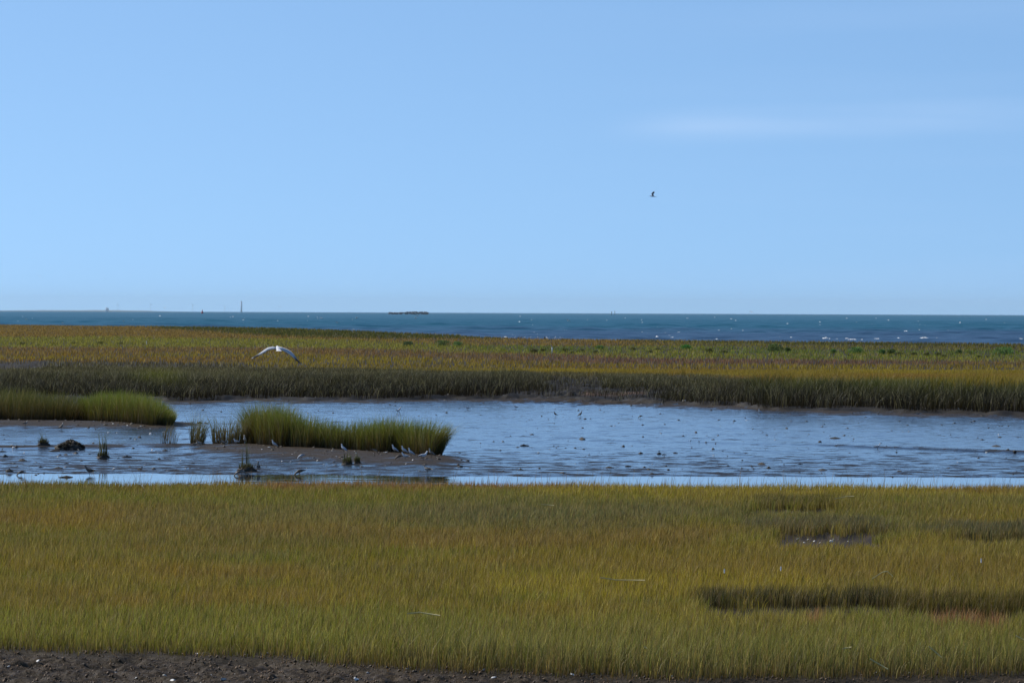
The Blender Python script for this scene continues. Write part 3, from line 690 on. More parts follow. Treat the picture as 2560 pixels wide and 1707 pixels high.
p = P(674, 1122, .25); add_shell(p.x, p.y, 2.4, 'large flat white shell at the foot of the cordgrass stand', 'shells on the mud bar')

# ------------------------------------------------------------------ loose crumbs of soil on the near bank
def crumbs():
    n = 42000; y = rng.uniform(79.5, 98, n); x = rng.uniform(-1, 1, n) * (0.1051 * 1.15 * y + 3); z = ground_z(x, y); u, v = proj(x, y, z)
    k = (v > fg_mud_edge_v(u) - 8) & (rng.random(n) < .35 + .65 * (fbm(x, y, .5, 151) > .5)); x, y, z = x[k], y[k], z[k]; n = len(x)
    r = .007 + .026 * rng.random(n) ** 3; d = np.array([(1, 0, 0), (0, 1, 0), (-1, 0, 0), (0, -1, 0), (0, 0, 1), (0, 0, -.4)], float)
    V = np.stack([x, y, z + r * .3], 1)[:, None, :] + d[None] * r[:, None, None] * rng.uniform(.5, 1.5, (n, 6, 1)) + rng.normal(0, .004, (n, 6, 3))
    f = np.array([(0, 1, 4), (1, 2, 4), (2, 3, 4), (3, 0, 4), (1, 0, 5), (2, 1, 5), (3, 2, 5), (0, 3, 5)]).ravel()
    L_ = ((np.arange(n) * 6)[:, None] + f[None]).ravel()
    C = np.repeat((lin((112, 82, 50)) * rng.uniform(.15, 1.0, n)[:, None])[:, None], 6, 1)
    o = raw_mesh('soil_crumbs', V.reshape(-1, 3), L_, np.arange(0, len(L_), 3), M_bird, {'col': C.reshape(-1, 3)}); tag(o, 'crumbly dark soil below the near grass', 'soil', kind='stuff')
    # litter of dead straw on the rim of the meadow
    n = 9000; y = rng.uniform(79.5, 96, n); x = rng.uniform(-1, 1, n) * (0.1051 * 1.15 * y + 3); z = ground_z(x, y); u, v = proj(x, y, z)
    dd = v - fg_mud_edge_v(u); k = (dd > -16) & (rng.random(n) < np.exp(-np.maximum(dd, 0) / 7)); x, y, z = x[k], y[k], z[k]; n = len(x)
    c = np.tile(lin((150, 120, 78)), (n, 1)) * rng.uniform(.4, 1.3, (n, 1))
    o = blades('straw_litter', x, y, z + .02, rng.uniform(.03, .14, n), np.full(n, .012), (0, 0), c, c * .6, M_grass, bend=3.0); tag(o, 'dead brown straw along the lower rim of the near meadow', 'straw', kind='stuff')
crumbs()
def flat_bits():
    n = 15000; y = rng.uniform(209, 420, n); x = rng.uniform(-1, 1, n) * (0.1051 * 1.15 * y + 3); z = ground_z(x, y); by = bank_y(x, y)
    bar = sst(.09, .2, z); k = (y < by + 4) & (rng.random(n) < .035 + .16 * (fbm(x, y, 5, 161) > .56) + .7 * bar); x, y, z = x[k], y[k], z[k]; n = len(x)
    r = .018 + .06 * rng.random(n) ** 4; d = np.array([(1.6, 0, 0), (0, 1, 0), (-1.6, 0, 0), (0, -1, 0), (0, 0, .9), (0, 0, -.4)], float)
    V = np.stack([x, y, np.maximum(z, 0) + r * .1], 1)[:, None, :] + d[None] * r[:, None, None] * rng.uniform(.6, 1.4, (n, 6, 1))
    f = np.array([(0, 1, 4), (1, 2, 4), (2, 3, 4), (3, 0, 4), (1, 0, 5), (2, 1, 5), (3, 2, 5), (0, 3, 5)]).ravel()
    L_ = ((np.arange(n) * 6)[:, None] + f[None]).ravel()
    base = np.where(rng.random(n)[:, None] < .10, lin((190, 180, 165))[None], lin((84, 72, 56))[None])
    C = np.repeat((base * rng.uniform(.2, .9, n)[:, None])[:, None], 6, 1)
    o = raw_mesh('mud_crumbs', V.reshape(-1, 3), L_, np.arange(0, len(L_), 3), M_bird, {'col': C.reshape(-1, 3)}); tag(o, 'tiny dark crumbs of mud and shell grit over the flat', 'mud', kind='stuff')
flat_bits()

# ------------------------------------------------------------------ birds
def loft(rings, seg=12):
    """rings: (x, z, rx(half width in y), rz(half height), tilt) along the body"""
    V, Fc = [], []
    for (x, y, z, ry, rz, tl) in rings:
        for j in range(seg):
            a = 2 * math.pi * j / seg; yy = ry * math.cos(a); zz = rz * math.sin(a)
            V.append((x - zz * math.sin(tl), y + yy, z + zz * math.cos(tl)))
    for i in range(len(rings) - 1):
        for j in range(seg): Fc.append((i * seg + j, i * seg + (j + 1) % seg, (i + 1) * seg + (j + 1) % seg, (i + 1) * seg + j))
    Fc.append(tuple(range(seg))); Fc.append(tuple(reversed(range((len(rings) - 1) * seg, len(rings) * seg))))
    return V, Fc

WHT = np.array((.82, .82, .82)); GRY = np.array((.42, .45, .5)); BLK = np.array((.02, .02, .025)); BRB = np.array((.13, .10, .075)); PALE = np.array((.5, .45, .4))
def stand_bird(kind, pose, mats=(M_beak, M_leg)):
    """facing +x, feet at z = 0, about .4 m long"""
    if pose == 'upright': sp = [(-.19, .15, .012, .008, .6), (-.13, .18, .04, .03, .7), (-.05, .22, .07, .065, .6), (.02, .26, .072, .068, .7), (.065, .32, .048, .045, 1.1), (.08, .38, .03, .03, 1.2), (.095, .425, .034, .034, .5), (.125, .43, .016, .018, 0)]; bk = (.125, .428)
    elif pose == 'feed': sp = [(-.21, .24, .012, .008, -.2), (-.14, .23, .04, .03, -.1), (-.05, .21, .07, .062, 0), (.05, .19, .066, .06, -.3), (.12, .15, .042, .04, -.7), (.165, .10, .028, .028, -.9), (.195, .065, .032, .032, -.7), (.215, .04, .015, .015, -.7)]; bk = (.215, .04)
    else: sp = [(-.25, .17, .012, .008, .1), (-.17, .18, .045, .03, .1), (-.07, .19, .075, .065, .1), (.03, .2, .075, .068, .2), (.09, .245, .05, .048, .8), (.115, .30, .032, .032, 1.2), (.135, .345, .036, .036, .4), (.17, .345, .016, .018, 0)]; bk = (.17, .343)
    V, Fc = loft([(a, 0, b, c, d, t) for a, b, c, d, t in sp])
    # folded wings, part of the same skin
    for sgn in (-1, 1):
        b0 = len(V); zc = sp[2][1] + .015; W = [(-.27, -.02, .008), (-.16, 0, .03), (-.05, .01, .05), (.04, .0, .035), (.07, -.01, .01)]
        tl = .45 if pose == 'upright' else (-.12 if pose == 'feed' else .08)
        for (wx, wz, wh) in W:
            for j in range(6):
                a = 2 * math.pi * j / 6; X = wx; Z = wz + wh * math.sin(a)
                V.append((X * math.cos(tl) - Z * math.sin(tl) - .0, sgn * (.058 * (1 if wx > -.2 else .5) + .016 * math.cos(a)), zc + X * math.sin(tl) + Z * math.cos(tl)))
        for i in range(4):
            for j in range(6): Fc.append((b0 + i * 6 + j, b0 + i * 6 + (j + 1) % 6, b0 + (i + 1) * 6 + (j + 1) % 6, b0 + (i + 1) * 6 + j))
        Fc.append(tuple(b0 + j for j in range(6))); Fc.append(tuple(b0 + 24 + j for j in reversed(range(6))))
    V = np.array(V); cols = np.tile(WHT if kind == 'gull' else PALE, (len(V), 1))
    nb = len(sp) * 12
    cols[nb:] = GRY if kind == 'gull' else BRB
    wing_tip = (np.arange(len(V)) >= nb) & (V[:, 0] < -.17); cols[wing_tip] = BLK
    zc = np.interp(V[:nb, 0], [q[0] for q in sp], [q[1] for q in sp])
    back = (V[:nb, 2] > zc) & (V[:nb, 0] < .05) & (V[:nb, 0] > -.2)
    cols[:nb][back] = GRY if kind == 'gull' else BRB
    if kind != 'gull': cols[:nb][V[:nb, 0] > .1] = BRB * 1.6
    if kind == 'dark': cols[:] = BRB * .8; cols[:nb][~back] = BRB * 1.3
    root = empty('gull' if kind == 'gull' else 'shorebird', (0, 0, 0))
    o = mesh_obj('body', V, Fc, M_bird, root, True, cols)
    bl = .055 if kind == 'gull' else .075; br = .011 if kind == 'gull' else .007
    ang = -1.0 if pose == 'feed' else -.1
    bv = [(bk[0], 0, bk[1])]; bv = [(bk[0] - .004, br, bk[1]), (bk[0] - .004, -br, bk[1]), (bk[0] - .004, 0, bk[1] + br), (bk[0] - .004, 0, bk[1] - br), (bk[0] + bl * math.cos(ang), 0, bk[1] + bl * math.sin(ang))]
    mesh_obj('beak', bv, [(0, 2, 4), (2, 1, 4), (1, 3, 4), (3, 0, 4), (0, 3, 1, 2)], mats[0], root)
    for sgn in (-1, 1):
        lv, lf = [], []
        prof = [(-.01, .16, .011), (-.025, .085, .006), (-.005, .012, .006), (.035, .004, .008)]
        for (a, b, r) in prof:
            for j in range(5): t = 2 * math.pi * j / 5; lv.append((a + r * math.cos(t), sgn * .03 + r * math.sin(t), b))
        for i in range(3):
            for j in range(5): lf.append((i * 5 + j, i * 5 + (j + 1) % 5, (i + 1) * 5 + (j + 1) % 5, (i + 1) * 5 + j))
        mesh_obj('leg', lv, lf, mats[1], root)
    return root

def copy_tree(o, parent=None):
    c = o.copy(); COL.objects.link(c); c.parent = parent
    for ch in [k for k in bpy.data.objects if k.parent == o]: copy_tree(ch, c)
    return c
protos = {}
def bird(u, v, kind, pose, yaw, s, label, group='birds resting and feeding on the mud flat', z=.1):
    p = P(u, v, z); zz = float(ground_z(np.array([p.x]), np.array([p.y]))[0]); p = P(u, v, max(zz, 0)); zz = float(ground_z(np.array([p.x]), np.array([p.y]))[0])
    key = (kind, pose)
    if key not in protos: r = stand_bird(kind, pose); protos[key] = r
    else: r = copy_tree(protos[key])
    s *= .85 if pose == 'feed' else 1.0
    r.location = (p.x, p.y, max(zz, -.03) - .01); r.rotation_euler = (0, 0, math.radians(yaw)); r.scale = (s, s, s)
    tag(r, label, 'bird', group); return r
bird(1059, 1149, 'gull', 'rest', 15, 1.15, 'large white gull standing on the mud bar, the brightest of the birds')
bird(986, 1137, 'gull', 'upright', 200, 1.0, 'upright gull at the foot of the stand, left of the three in a row')
bird(1010, 1140, 'gull', 'upright', 190, 1.0, 'upright gull at the foot of the stand, middle of the three in a row')
bird(1027, 1144, 'gull', 'upright', 195, 1.0, 'upright gull at the foot of the stand, right of the three in a row')
bird(997, 1147, 'dark', 'feed', 185, 1.0, 'dark bird crouching on the bar with its head low')
bird(1012, 1147, 'gull', 'rest', 170, .95, 'black and white gull facing left beside the crouching dark bird')
bird(1078, 1145, 'shore', 'upright', 160, 1.0, 'slim grey bird at the right end of the stand')
bird(685, 1121, 'gull', 'upright', 200, .95, 'small grey and white gull at the left foot of the stand')
bird(753, 1142, 'gull', 'feed', 200, 1.0, 'pale fluffy gull alone on the left of the bar')
bird(858, 1132, 'gull', 'upright', 150, .95, 'grey backed gull against the dark middle of the stand')
bird(937, 1136, 'shore', 'feed', 30, .95, 'small grey bird at the foot of the stand, left of the three upright gulls')
bird(590, 1113, 'gull', 'rest', 180, .8, 'little white breasted bird at the edge of the thin tuft')
bird(612, 1112, 'gull', 'upright', 260, 1.0, 'white bird at the left end of the tall stand')
bird(558, 1114, 'shore', 'rest', 200, .8, 'brown bird in shade under the thin tuft')
bird(500, 1119, 'shore', 'rest', 185, 1.1, 'grey brown bird resting on the mud ridge', )
bird(488, 1118, 'shore', 'rest', 20, .9, 'brown bird on the ridge, left of the grey brown one')
bird(646, 1178, 'shore', 'upright', 265, 1.0, 'streaked bird standing upright beside the slender plant')
bird(594, 1189, 'shore', 'feed', 215, 1.0, 'bird at the water edge with head down, left of a pair')
bird(605, 1185, 'shore', 'feed', 10, .9, 'bird at the water edge leaning right, right of a pair')
bird(748, 1188, 'dark', 'feed', 195, 1.25, 'brown bird feeding at the water edge below the stand')
bird(1068, 1186, 'shore', 'rest', 150, 1.05, 'brown bird at the water edge near the right end of the bar')
bird(223, 1186, 'dark', 'rest', 180, 1.15, 'dark backed gull facing left near the water at far left')
bird(52, 1188, 'dark', 'feed', 190, 1.0, 'dark bird bending to the water, leftmost of all')
bird(154, 1075, 'shore', 'upright', 40, .95, 'pale bird on the mud before the left cordgrass')
bird(64, 1060, 'shore', 'rest', 30, .9, 'pale bird in front of the dark left stand')
bird(993, 1034, 'gull', 'upright', 190, .8, 'pinkish white bird beyond the tall stand, left of a pair')
bird(999, 1030, 'gull', 'upright', 10, .8, 'pinkish white bird beyond the tall stand, right of a pair')
bird(1168, 1025, 'gull', 'rest', 175, .9, 'white bird on the far flat right of the tall stand')
bird(1289, 1022, 'gull', 'rest', 170, .85, 'white bird near the middle of the far bank')
bird(1388, 1041, 'dark', 'upright', 190, .75, 'small dark wader alone on the far flat, left of the taller one')
bird(1451, 1042, 'dark', 'upright', 20, .9, 'dark wader with long legs on the far flat')
bird(1601, 1045, 'dark', 'feed', 180, .85, 'dark wader bending to feed on the far flat')
bird(1900, 1037, 'gull', 'upright', 185, .9, 'white bird below the green bank at right')
bird(2194, 1122, 'gull', 'rest', 10, .8, 'pale gull on the right of the flat beside the low cut bank')

def wing_part(stations, th=.012):
    """stations: (LE xyz, TE xyz) from root to tip -> closed thin wing skin"""
    V, Fc = [], []
    for le, te in stations:
        le = np.array(le); te = np.array(te); c = np.linalg.norm(te - le)
        for k, t in ((0, 0), (.25, 1), (.6, .7), (1, 0), (.6, -.25), (.25, -.35)):
            q = le + (te - le) * k + np.array((0, 0, th * t)); V.append(tuple(q))
    n = len(stations)
    for i in range(n - 1):
        for j in range(6): Fc.append((i * 6 + j, i * 6 + (j + 1) % 6, (i + 1) * 6 + (j + 1) % 6, (i + 1) * 6 + j))
    Fc.append(tuple(range(5, -1, -1))); Fc.append(tuple((n - 1) * 6 + j for j in range(6)))
    return V, Fc

def flying(name, wl, wr, label, group, grey=GRY, beakc=M_beak):
    """bird flying towards +y; wings as station lists"""
    V, Fc = loft([(0, 0, 0, 0, 0, 0)], 3); V, Fc = [], []
    rings = [(-.32, -.045, .085, .006), (-.22, -.03, .055, .012), (-.12, -.01, .055, .036), (0, 0, .062, .048), (.1, .01, .055, .045), (.17, .018, .036, .036), (.22, .022, .034, .034), (.26, .018, .016, .016)]
    for (y, z, rx_, rz_) in rings:
        for j in range(14): a = 2 * math.pi * j / 14; V.append((rx_ * math.cos(a), y, z + rz_ * math.sin(a)))
    for i in range(7):
        for j in range(14): Fc.append((i * 14 + j, i * 14 + (j + 1) % 14, (i + 1) * 14 + (j + 1) % 14, (i + 1) * 14 + j))
    Fc.append(tuple(range(14))); Fc.append(tuple(7 * 14 + j for j in reversed(range(14))))
    nb = len(V); cols = [WHT] * nb
    for st, sg in ((wl, -1), (wr, 1)):
        b = len(V); v, f = wing_part(st); V += v; Fc += [tuple(b + i for i in q) for q in f]
        ns = len(st)
        for i in range(ns):
            for j in range(6):
                c = grey
                if i >= ns - 3: c = BLK
                if i == ns - 1: c = WHT * .8
                if j in (3,) and i < ns - 3: c = WHT
                if j in (0, 5) and i < ns - 2: c = WHT
                cols.append(c)
    root = empty(name, (0, 0, 0)); mesh_obj('body', V, Fc, M_bird, root, True, cols)
    bv = [(.008, .255, .02), (-.008, .255, .02), (0, .255, .03), (0, .255, .01), (0, .31, .012)]
    mesh_obj('beak', bv, [(0, 4, 2), (2, 4, 1), (1, 4, 3), (3, 4, 0), (0, 2, 1, 3)], beakc, root)
    tag(root, label, 'bird', group); return root

def zst(pts, chords, yoff, drop):
    """pts: (x,z) leading-edge line as seen from behind"""
    out = []
    for (x, z), c, yo, d in zip(pts, chords, yoff, drop): out.append(((x, yo, z), (x * 1.0 + d[0], yo - c, z + d[1])))
    return out
# big gull, seen from behind
g = flying('gull', zst([(-.03, .035), (-.13, .045), (-.26, .015), (-.36, -.05), (-.46, -.115), (-.57, -.175), (-.66, -.225), (-.715, -.258)], [.20, .20, .20, .18, .15, .12, .07, .02], [.08, .12, .16, .14, .08, 0, -.08, -.14],
           [(0, -.035), (.0, -.055), (.01, -.05), (.015, -.045), (.015, -.035), (.02, -.03), (.015, -.015), (0, -.005)]),
     zst([(.03, .05), (.13, .022), (.25, -.025), (.36, -.085), (.44, -.17), (.52, -.28), (.60, -.375), (.64, -.43)], [.20, .21, .20, .19, .16, .12, .07, .02], [.08, .12, .16, .14, .08, 0, -.08, -.14],
         [(0, -.06), (-.01, -.075), (-.03, -.075), (-.055, -.07), (-.055, -.055), (-.045, -.035), (-.02, -.01), (0, -.005)]),
     'large white and grey gull gliding low over the far marsh with drooping wings', None, GRY * .9)
g.location = PD(695, 871, 130); g.rotation_euler = (math.radians(4), 0, math.radians(8))
# dark gull in the sky, side view with its wings up
up_w = lambda s_: zst([(s_ * .03, .03), (s_ * .10, .14), (s_ * .15, .22), (s_ * .20, .29), (s_ * .24, .34), (s_ * .27, .38)], [.17, .17, .16, .14, .09, .02], [.08, .10, .12, .05, -.04, -.14], [(0, -.01)] * 6)
g2 = flying('gull', up_w(-1), up_w(1), 'dark silhouetted gull with raised wings high in the blue sky', None, GRY * .5)
g2.location = PD(1632, 491, 340); g2.rotation_euler = (0, math.radians(8), math.radians(86)); g2.scale = (.85,) * 3
# faint flyers
glide = lambda s_: zst([(s_ * .03, .02), (s_ * .18, .09), (s_ * .34, .08), (s_ * .48, .02), (s_ * .58, -.05), (s_ * .64, -.10)], [.17, .17, .15, .12, .07, .02], [.08, .12, .12, .05, -.04, -.10], [(0, -.02)] * 6)
g3 = flying('gull', glide(-1), glide(1), 'small gull banking in the sky at the far left above the horizon', None)
g3.location = PD(99, 691, 800); g3.rotation_euler = (0, math.radians(25), math.radians(20)); g3.scale = (.9,) * 3
fl = [(65, 798, 'white gull over the sea at the far left', 30, 900), (157, 807, 'gull skimming the grass at the left shore', 60, 1100), (309, 803, 'tiny white gull over the sea, third from the left', 80, 1300), (513, 798, 'tiny white gull below the red buoy', 10, 1300),
      (412, 769, 'tiny dark bird above the horizon left of the red buoy', 50, 1500), (700, 768, 'tiny dark bird above the horizon right of the chimney', 0, 1400), (803, 795, 'white gull with one wing up over the sea', 120, 800), (843, 806, 'white gull low over the sea left of the breakwater', 20, 1000),
      (892, 794, 'white gull over the sea left of the breakwater, higher of two', 70, 850), (881, 799, 'white gull over the sea left of the breakwater, lower of two', 10, 1400), (1043, 789, 'white gull just below the breakwater, upper one', 0, 1100), (1039, 795, 'white gull just below the breakwater, lower one', 75, 900),
      (1183, 778, 'tiny dark bird above the horizon right of the breakwater', 0, 1500), (1420, 801, 'white gull flying over the middle of the sea', 30, 800), (1879, 780, 'white gull crossing the horizon right of centre', 40, 900), (1848, 735, 'faint white gull above the horizon at right', 20, 1500), (263, 697, 'very faint bird above the horizon at left', 10, 2200)]
for a, b, lab, yaw, D in fl:
    c = copy_tree(g3); c.location = PD(a, b, D); c.rotation_euler = (math.radians(random.uniform(-35, 10)), math.radians(random.uniform(-30, 30)), math.radians(yaw)); c.scale = (.9,) * 3
    tag(c, lab, 'bird', 'gulls flying over the sea')
# birds along the shore line
def shorebirds():
    for i, u in enumerate([1288, 1296, 1303, 1311, 1325, 1345, 1362, 1367, 1375, 1388, 1402]):
        k = 'dark' if i in (1, 2, 6) else 'gull'
        r = copy_tree(protos[(k, 'rest')]); p = PD(u, 846, 1020); r.location = (p.x, p.y, 1.42); r.rotation_euler = (0, 0, random.uniform(0, 6.28)); r.scale = (1.7,) * 3
        tag(r, 'dark bird standing on the far shore line' if k == 'dark' else 'white gull standing on the far shore line', 'bird', 'dark birds on the far shore' if k == 'dark' else 'white gulls on the far shore')
shorebirds()

# ------------------------------------------------------------------ posts, shrubs, tussocks on the far marsh
def tube(name, r0, r1, h, mat, parent=None, seg=12, z0=0):
    V = [(r * math.cos(2 * math.pi * j / seg), r * math.sin(2 * math.pi * j / seg), z) for r, z in ((r0, z0), (r1, z0 + h)) for j in range(seg)]
    Fc = [(j, (j + 1) % seg, seg + (j + 1) % seg, seg + j) for j in range(seg)] + [tuple(reversed(range(seg))), tuple(range(seg, 2 * seg))]
    return mesh_obj(name, V, Fc, mat, parent)
def on_marsh(u, v):
    p = P(u, v, 1.0)
    for _ in range(4): p = P(u, v, float(ground_z(np.array([p.x]), np.array([p.y]))[0]))
    return p
p = on_marsh(1380, 885); r = empty('marker_post', p); tag(r, 'white post with a dark cap standing in the green far marsh', 'post')
k = p.y / F; tube('pole', 1.25 * k, 1.25 * k, 17.5 * k, M_white, r); tube('cap', 1.5 * k, 1.3 * k, 1.8 * k, M_dark, r, 12, 17.5 * k)
p = on_marsh(366, 864); r = empty('marker_post', p); tag(r, 'thin small white stake in the green grass at far left', 'post'); k = p.y / F
tube('pole', .7 * k, .5 * k, 11 * k, M_white, r); tube('cap', .9 * k, .7 * k, 1.0 * k, M_white, r, 12, 11 * k)

def shrub(u, v, wpx, hpx, tip, label, name='shrub', cat='shrub', group='shrubs on the far marsh', n=420):
    p = on_marsh(u, v); k = p.y / F; W = wpx * k / 2; H = hpx * k
    root = empty(name, p); tag(root, label, cat, group)
    a = rng.uniform(0, 6.28, n); rr_ = np.sqrt(rng.random(n)); zz = rng.random(n)
    r_ = W * (0.45 + .6 * np.sqrt(np.clip(1 - ((zz - .35) / .68) ** 2, 0, 1))) * rr_ * (1 + .25 * np.sin(3 * a + u))
    x = r_ * np.cos(a); y = r_ * np.sin(a); z = zz * H * .85
    sz = .10 * H + .05
    c = np.tile(np.asarray(tip), (n, 1)) * rng.uniform(.5, 1.5, n)[:, None]
    blades('foliage', x, y, z, rng.uniform(.7, 1.6, n) * sz, rng.uniform(.6, 1.2, n) * sz * .8, (0, 0), c * 1.2, c, M_reed, root, bend=1.5)
    m_ = 10; blades('stems', rng.normal(0, W * .2, m_), rng.normal(0, W * .2, m_), np.zeros(m_), np.full(m_, H * .7), np.full(m_, .05), (0, 0), np.tile(LOWB, (m_, 1)), np.tile(LOWB, (m_, 1)), M_reed, root, bend=.8)
DK = lin((84, 98, 48)) * 1.45; LG = lin((96, 122, 60)) * 1.3
for a, b, w_, h_, c_, lab in [(1106, 866, 36, 17, DK, 'dark green round bush on the far marsh left of the white post'), (1022, 865, 26, 12, lin((80, 100, 60)), 'small grey green bush left of the round dark bush'), (1144, 866, 22, 13, LG, 'small pale green bush right of the round dark bush'),
      (1936, 880, 34, 22, DK, 'dark leafy bush right of centre on the far marsh'), (1968, 880, 14, 12, DK, 'small dark bush beside the leafy one'), (1715, 873, 26, 12, lin((80, 140, 60)), 'bright green low bush right of the white post'), (2140, 884, 36, 18, LG, 'light green wide bush toward the right'),
      (2205, 886, 16, 14, LG, 'slim light green bush beside a dark one at right'), (2228, 886, 20, 14, DK, 'dark bush beside a slim light one at right'), (2396, 885, 16, 11, DK, 'small dark bush alone at the right'), (2512, 888, 50, 22, LG, 'wide green bush near the right edge'), (2082, 884, 14, 12, LG, 'small green bush left of the wide light one'), (1500, 873, 22, 10, LG, 'low green bush just right of the white post')]:
    shrub(a, b, w_, h_, c_, lab)
TU = lin((76, 76, 28))
for i, (a, b, w_, h_) in enumerate([(1335, 883, 18, 12), (1358, 880, 12, 8), (1414, 880, 18, 9), (1445, 882, 10, 6), (1456, 881, 16, 8), (1430, 883, 12, 5), (1490, 884, 14, 8), (1625, 882, 14, 6), (1583, 876, 14, 8), (1775, 882, 18, 12), (1810, 883, 16, 7), (1645, 877, 18, 7), (2248, 889, 22, 9), (2285, 891, 20, 11), (2318, 891, 16, 10), (2347, 891, 18, 10), (2360, 893, 12, 6), (2450, 894, 14, 6), (2466, 894, 8, 5), (2125, 892, 16, 6), (58, 864, 26, 9), (185, 861, 26, 6), (250, 861, 18, 7), (300, 861, 18, 6)]):
    shrub(a, b, w_, h_, TU, ('low dark grassy tussock in the green far grass at left' if a < 400 else 'low dark grassy tussock near the white post on the far marsh' if a < 1500 else 'low dark grassy tussock in the middle right of the far marsh' if a < 2000 else 'low dark grassy tussock toward the right edge of the far marsh'), 'tussock', 'tussock', 'dark tussocks on the far marsh', 160)

# fallen pale reeds
def reed(pts, r, label, z=None):
    """pts world points -> thin bent stalk"""
    V, Fc = [], []; seg = 6
    for q in pts:
        for j in range(seg): a = 2 * math.pi * j / seg; V.append((q.x, q.y + r * math.cos(a), q.z + r * math.sin(a)))
    for i in range(len(pts) - 1):
        for j in range(seg): Fc.append((i * seg + j, i * seg + (j + 1) % seg, (i + 1) * seg + (j + 1) % seg, (i + 1) * seg + j))
    Fc.append(tuple(range(seg))); Fc.append(tuple((len(pts) - 1) * seg + j for j in reversed(range(seg))))
    o = mesh_obj('reed_stalk', V, Fc, M_straw); tag(o, label, 'reed stalk', 'fallen straw coloured stalks'); return o
M_straw = mat_plain('straw', lin((205, 190, 130)), .6, 12, .15)
for pts, D, lab in [([(1018, 1533), (1050, 1530), (1100, 1538)], 101, 'pale bent straw lying on the near meadow, left of centre'), ([(1500, 1443), (1540, 1449), (1612, 1450)], 114, 'long thin straw lying on the meadow in the middle'), ([(2180, 1447), (2205, 1430), (2218, 1427), (2232, 1440)], 116, 'curved straw arching over the gold grass at right'),
      ([(2085, 1247), (2118, 1240), (2135, 1240)], 151, 'short straw near the far edge of the meadow at right'), ([(1352, 1260), (1385, 1263)], 147, 'small straw near the far edge of the meadow'), ([(2175, 1646), (2220, 1672)], 88, 'slanting straw above the near bank at right'), ([(2322, 1615), (2355, 1643)], 92, 'slanting straw in the grass near the right corner'),
      ([(2540, 1588), (2562, 1600)], 94, 'straw at the right edge of the meadow'), ([(2105, 1621), (2128, 1617)], 91, 'short level straw in the olive grass at right'), ([(1610, 1616), (1618, 1620)], 91, 'tiny straw tip in the olive grass'), ([(1602, 955), (1628, 978)], 412, 'long straw slanting down the far bank'), ([(1212, 985), (1238, 960)], 405, 'long straw leaning on the dark far bank'), ([(2262, 985), (2285, 1000), (2300, 1012)], 346, 'bleached branch hanging over the far bank at right')]:
    if D < 200:
        vm = max(b for a, b in pts); um = pts[0][0]; D = F * (CAMZ - 1.27) / (vm - HZ - (um - 1280) * math.tan(ROLL))
    reed([PD(a, b, D) for a, b in pts], .013 if D < 200 else .028, lab)
# white feathers caught in the grass
def feather(u, v, D, lab):
    D = F * (CAMZ - 1.27) / (v + 4 - HZ - (u - 1280) * math.tan(ROLL)); p = PD(u, v, D); s = D / F
    V, Fc = loft([(-.001, 0, -6 * s, .8 * s, .3 * s, 1.4), (0, 0, -2 * s, 1.8 * s, .5 * s, 1.4), (.0, 0, 3 * s, 1.5 * s, .4 * s, 1.4), (0, 0, 6 * s, .3 * s, .2 * s, 1.4)], 8)
    o = mesh_obj('feather', V, Fc, M_white, None, True); o.location = p; o.rotation_euler = (0, .15, 1.3); tag(o, lab, 'feather', 'white feathers in the meadow')
feather(1952, 1420, 118, 'white feather upright in the gold grass right of centre'); feather(2453, 1400, 120, 'white feather upright in the gold grass near the right edge'); feather(1811, 1426, 117, 'tiny white feather left of the upright one')

# ------------------------------------------------------------------ far things on the sea
def foam():
    V, Fc = [], []
    spots = [(1204, 830, 12), (1235, 840, 26), (1262, 845, 14), (1334, 834, 20), (1345, 841, 10), (1400, 845, 16), (1452, 841, 6), (1477, 840, 16), (1490, 845, 8), (1565, 834, 7), (1619, 836.5, 8), (1555, 843, 8), (1640, 846, 14), (1726, 846.5, 36), (1732, 810, 5), (1515, 825, 4), (1440, 828, 6), (1680, 846, 8), (1941, 833, 11), (1962, 833, 14), (1950, 828, 8), (1968, 810, 6), (1948, 846, 8), (2063, 847, 14), (2035, 851, 22), (1985, 850, 30), (2192, 849, 16), (2246, 848, 12), (2219, 820, 6), (2224, 824, 4), (2310, 846.5, 24), (2384, 853, 24), (2345, 849, 10), (2280, 852, 18), (2453, 836, 8), (2437, 831, 4), (2403, 820, 4), (2117, 796, 4), (2180, 813, 7), (2130, 851, 22), (2458, 854, 12), (2550, 850, 14), (2495, 853, 6), (883, 826, 8), (846, 818, 4), (976, 821, 5), (1108, 826, 8), (1217, 790, 4), (1300, 791, 4), (45, 804, 4), (1290, 846, 8), (1310, 846, 10), (2400, 807, 3), (2050, 813, 5), (2300, 813, 3)]
    rr = random.Random(3)
    spots += [(rr.uniform(0, 2560), rr.uniform(790, 826) , rr.uniform(2.5, 5)) for _ in range(70)] + [(rr.uniform(1250, 2560), rr.uniform(826, 852), rr.uniform(3, 9)) for _ in range(60)]
    for (u, v, wd) in spots:
        if v - (HZ + (u - 1280) * math.tan(ROLL)) < 9: continue
        p = P(u, v, .1); k = p.y / F; n = max(4, int(wd / 2)); seg = 6; b = len(V)
        for i in range(n + 1):
            t = i / n; e = math.sin(math.pi * (t * .96 + .02)) ** .5; x = p.x + (t - .5) * wd * k; yy = p.y + rr.uniform(-1, 1) * 2
            h = .25 + (.6 + 1.0 * rr.random()) * 1.9 * k * e * (1.0 if wd > 6 else .65)
            for j in range(seg): a = math.pi * j / (seg - 1); V.append((x, yy + math.cos(a) * 1.2, .05 + h * math.sin(a)))
        for i in range(n):
            for j in range(seg - 1): Fc.append((b + i * seg + j, b + (i + 1) * seg + j, b + (i + 1) * seg + j + 1, b + i * seg + j + 1))
    o = mesh_obj('sea_foam', V, Fc, M_foam); tag(o, 'white breaking wave crests on the sea', 'foam', kind='stuff')
foam()

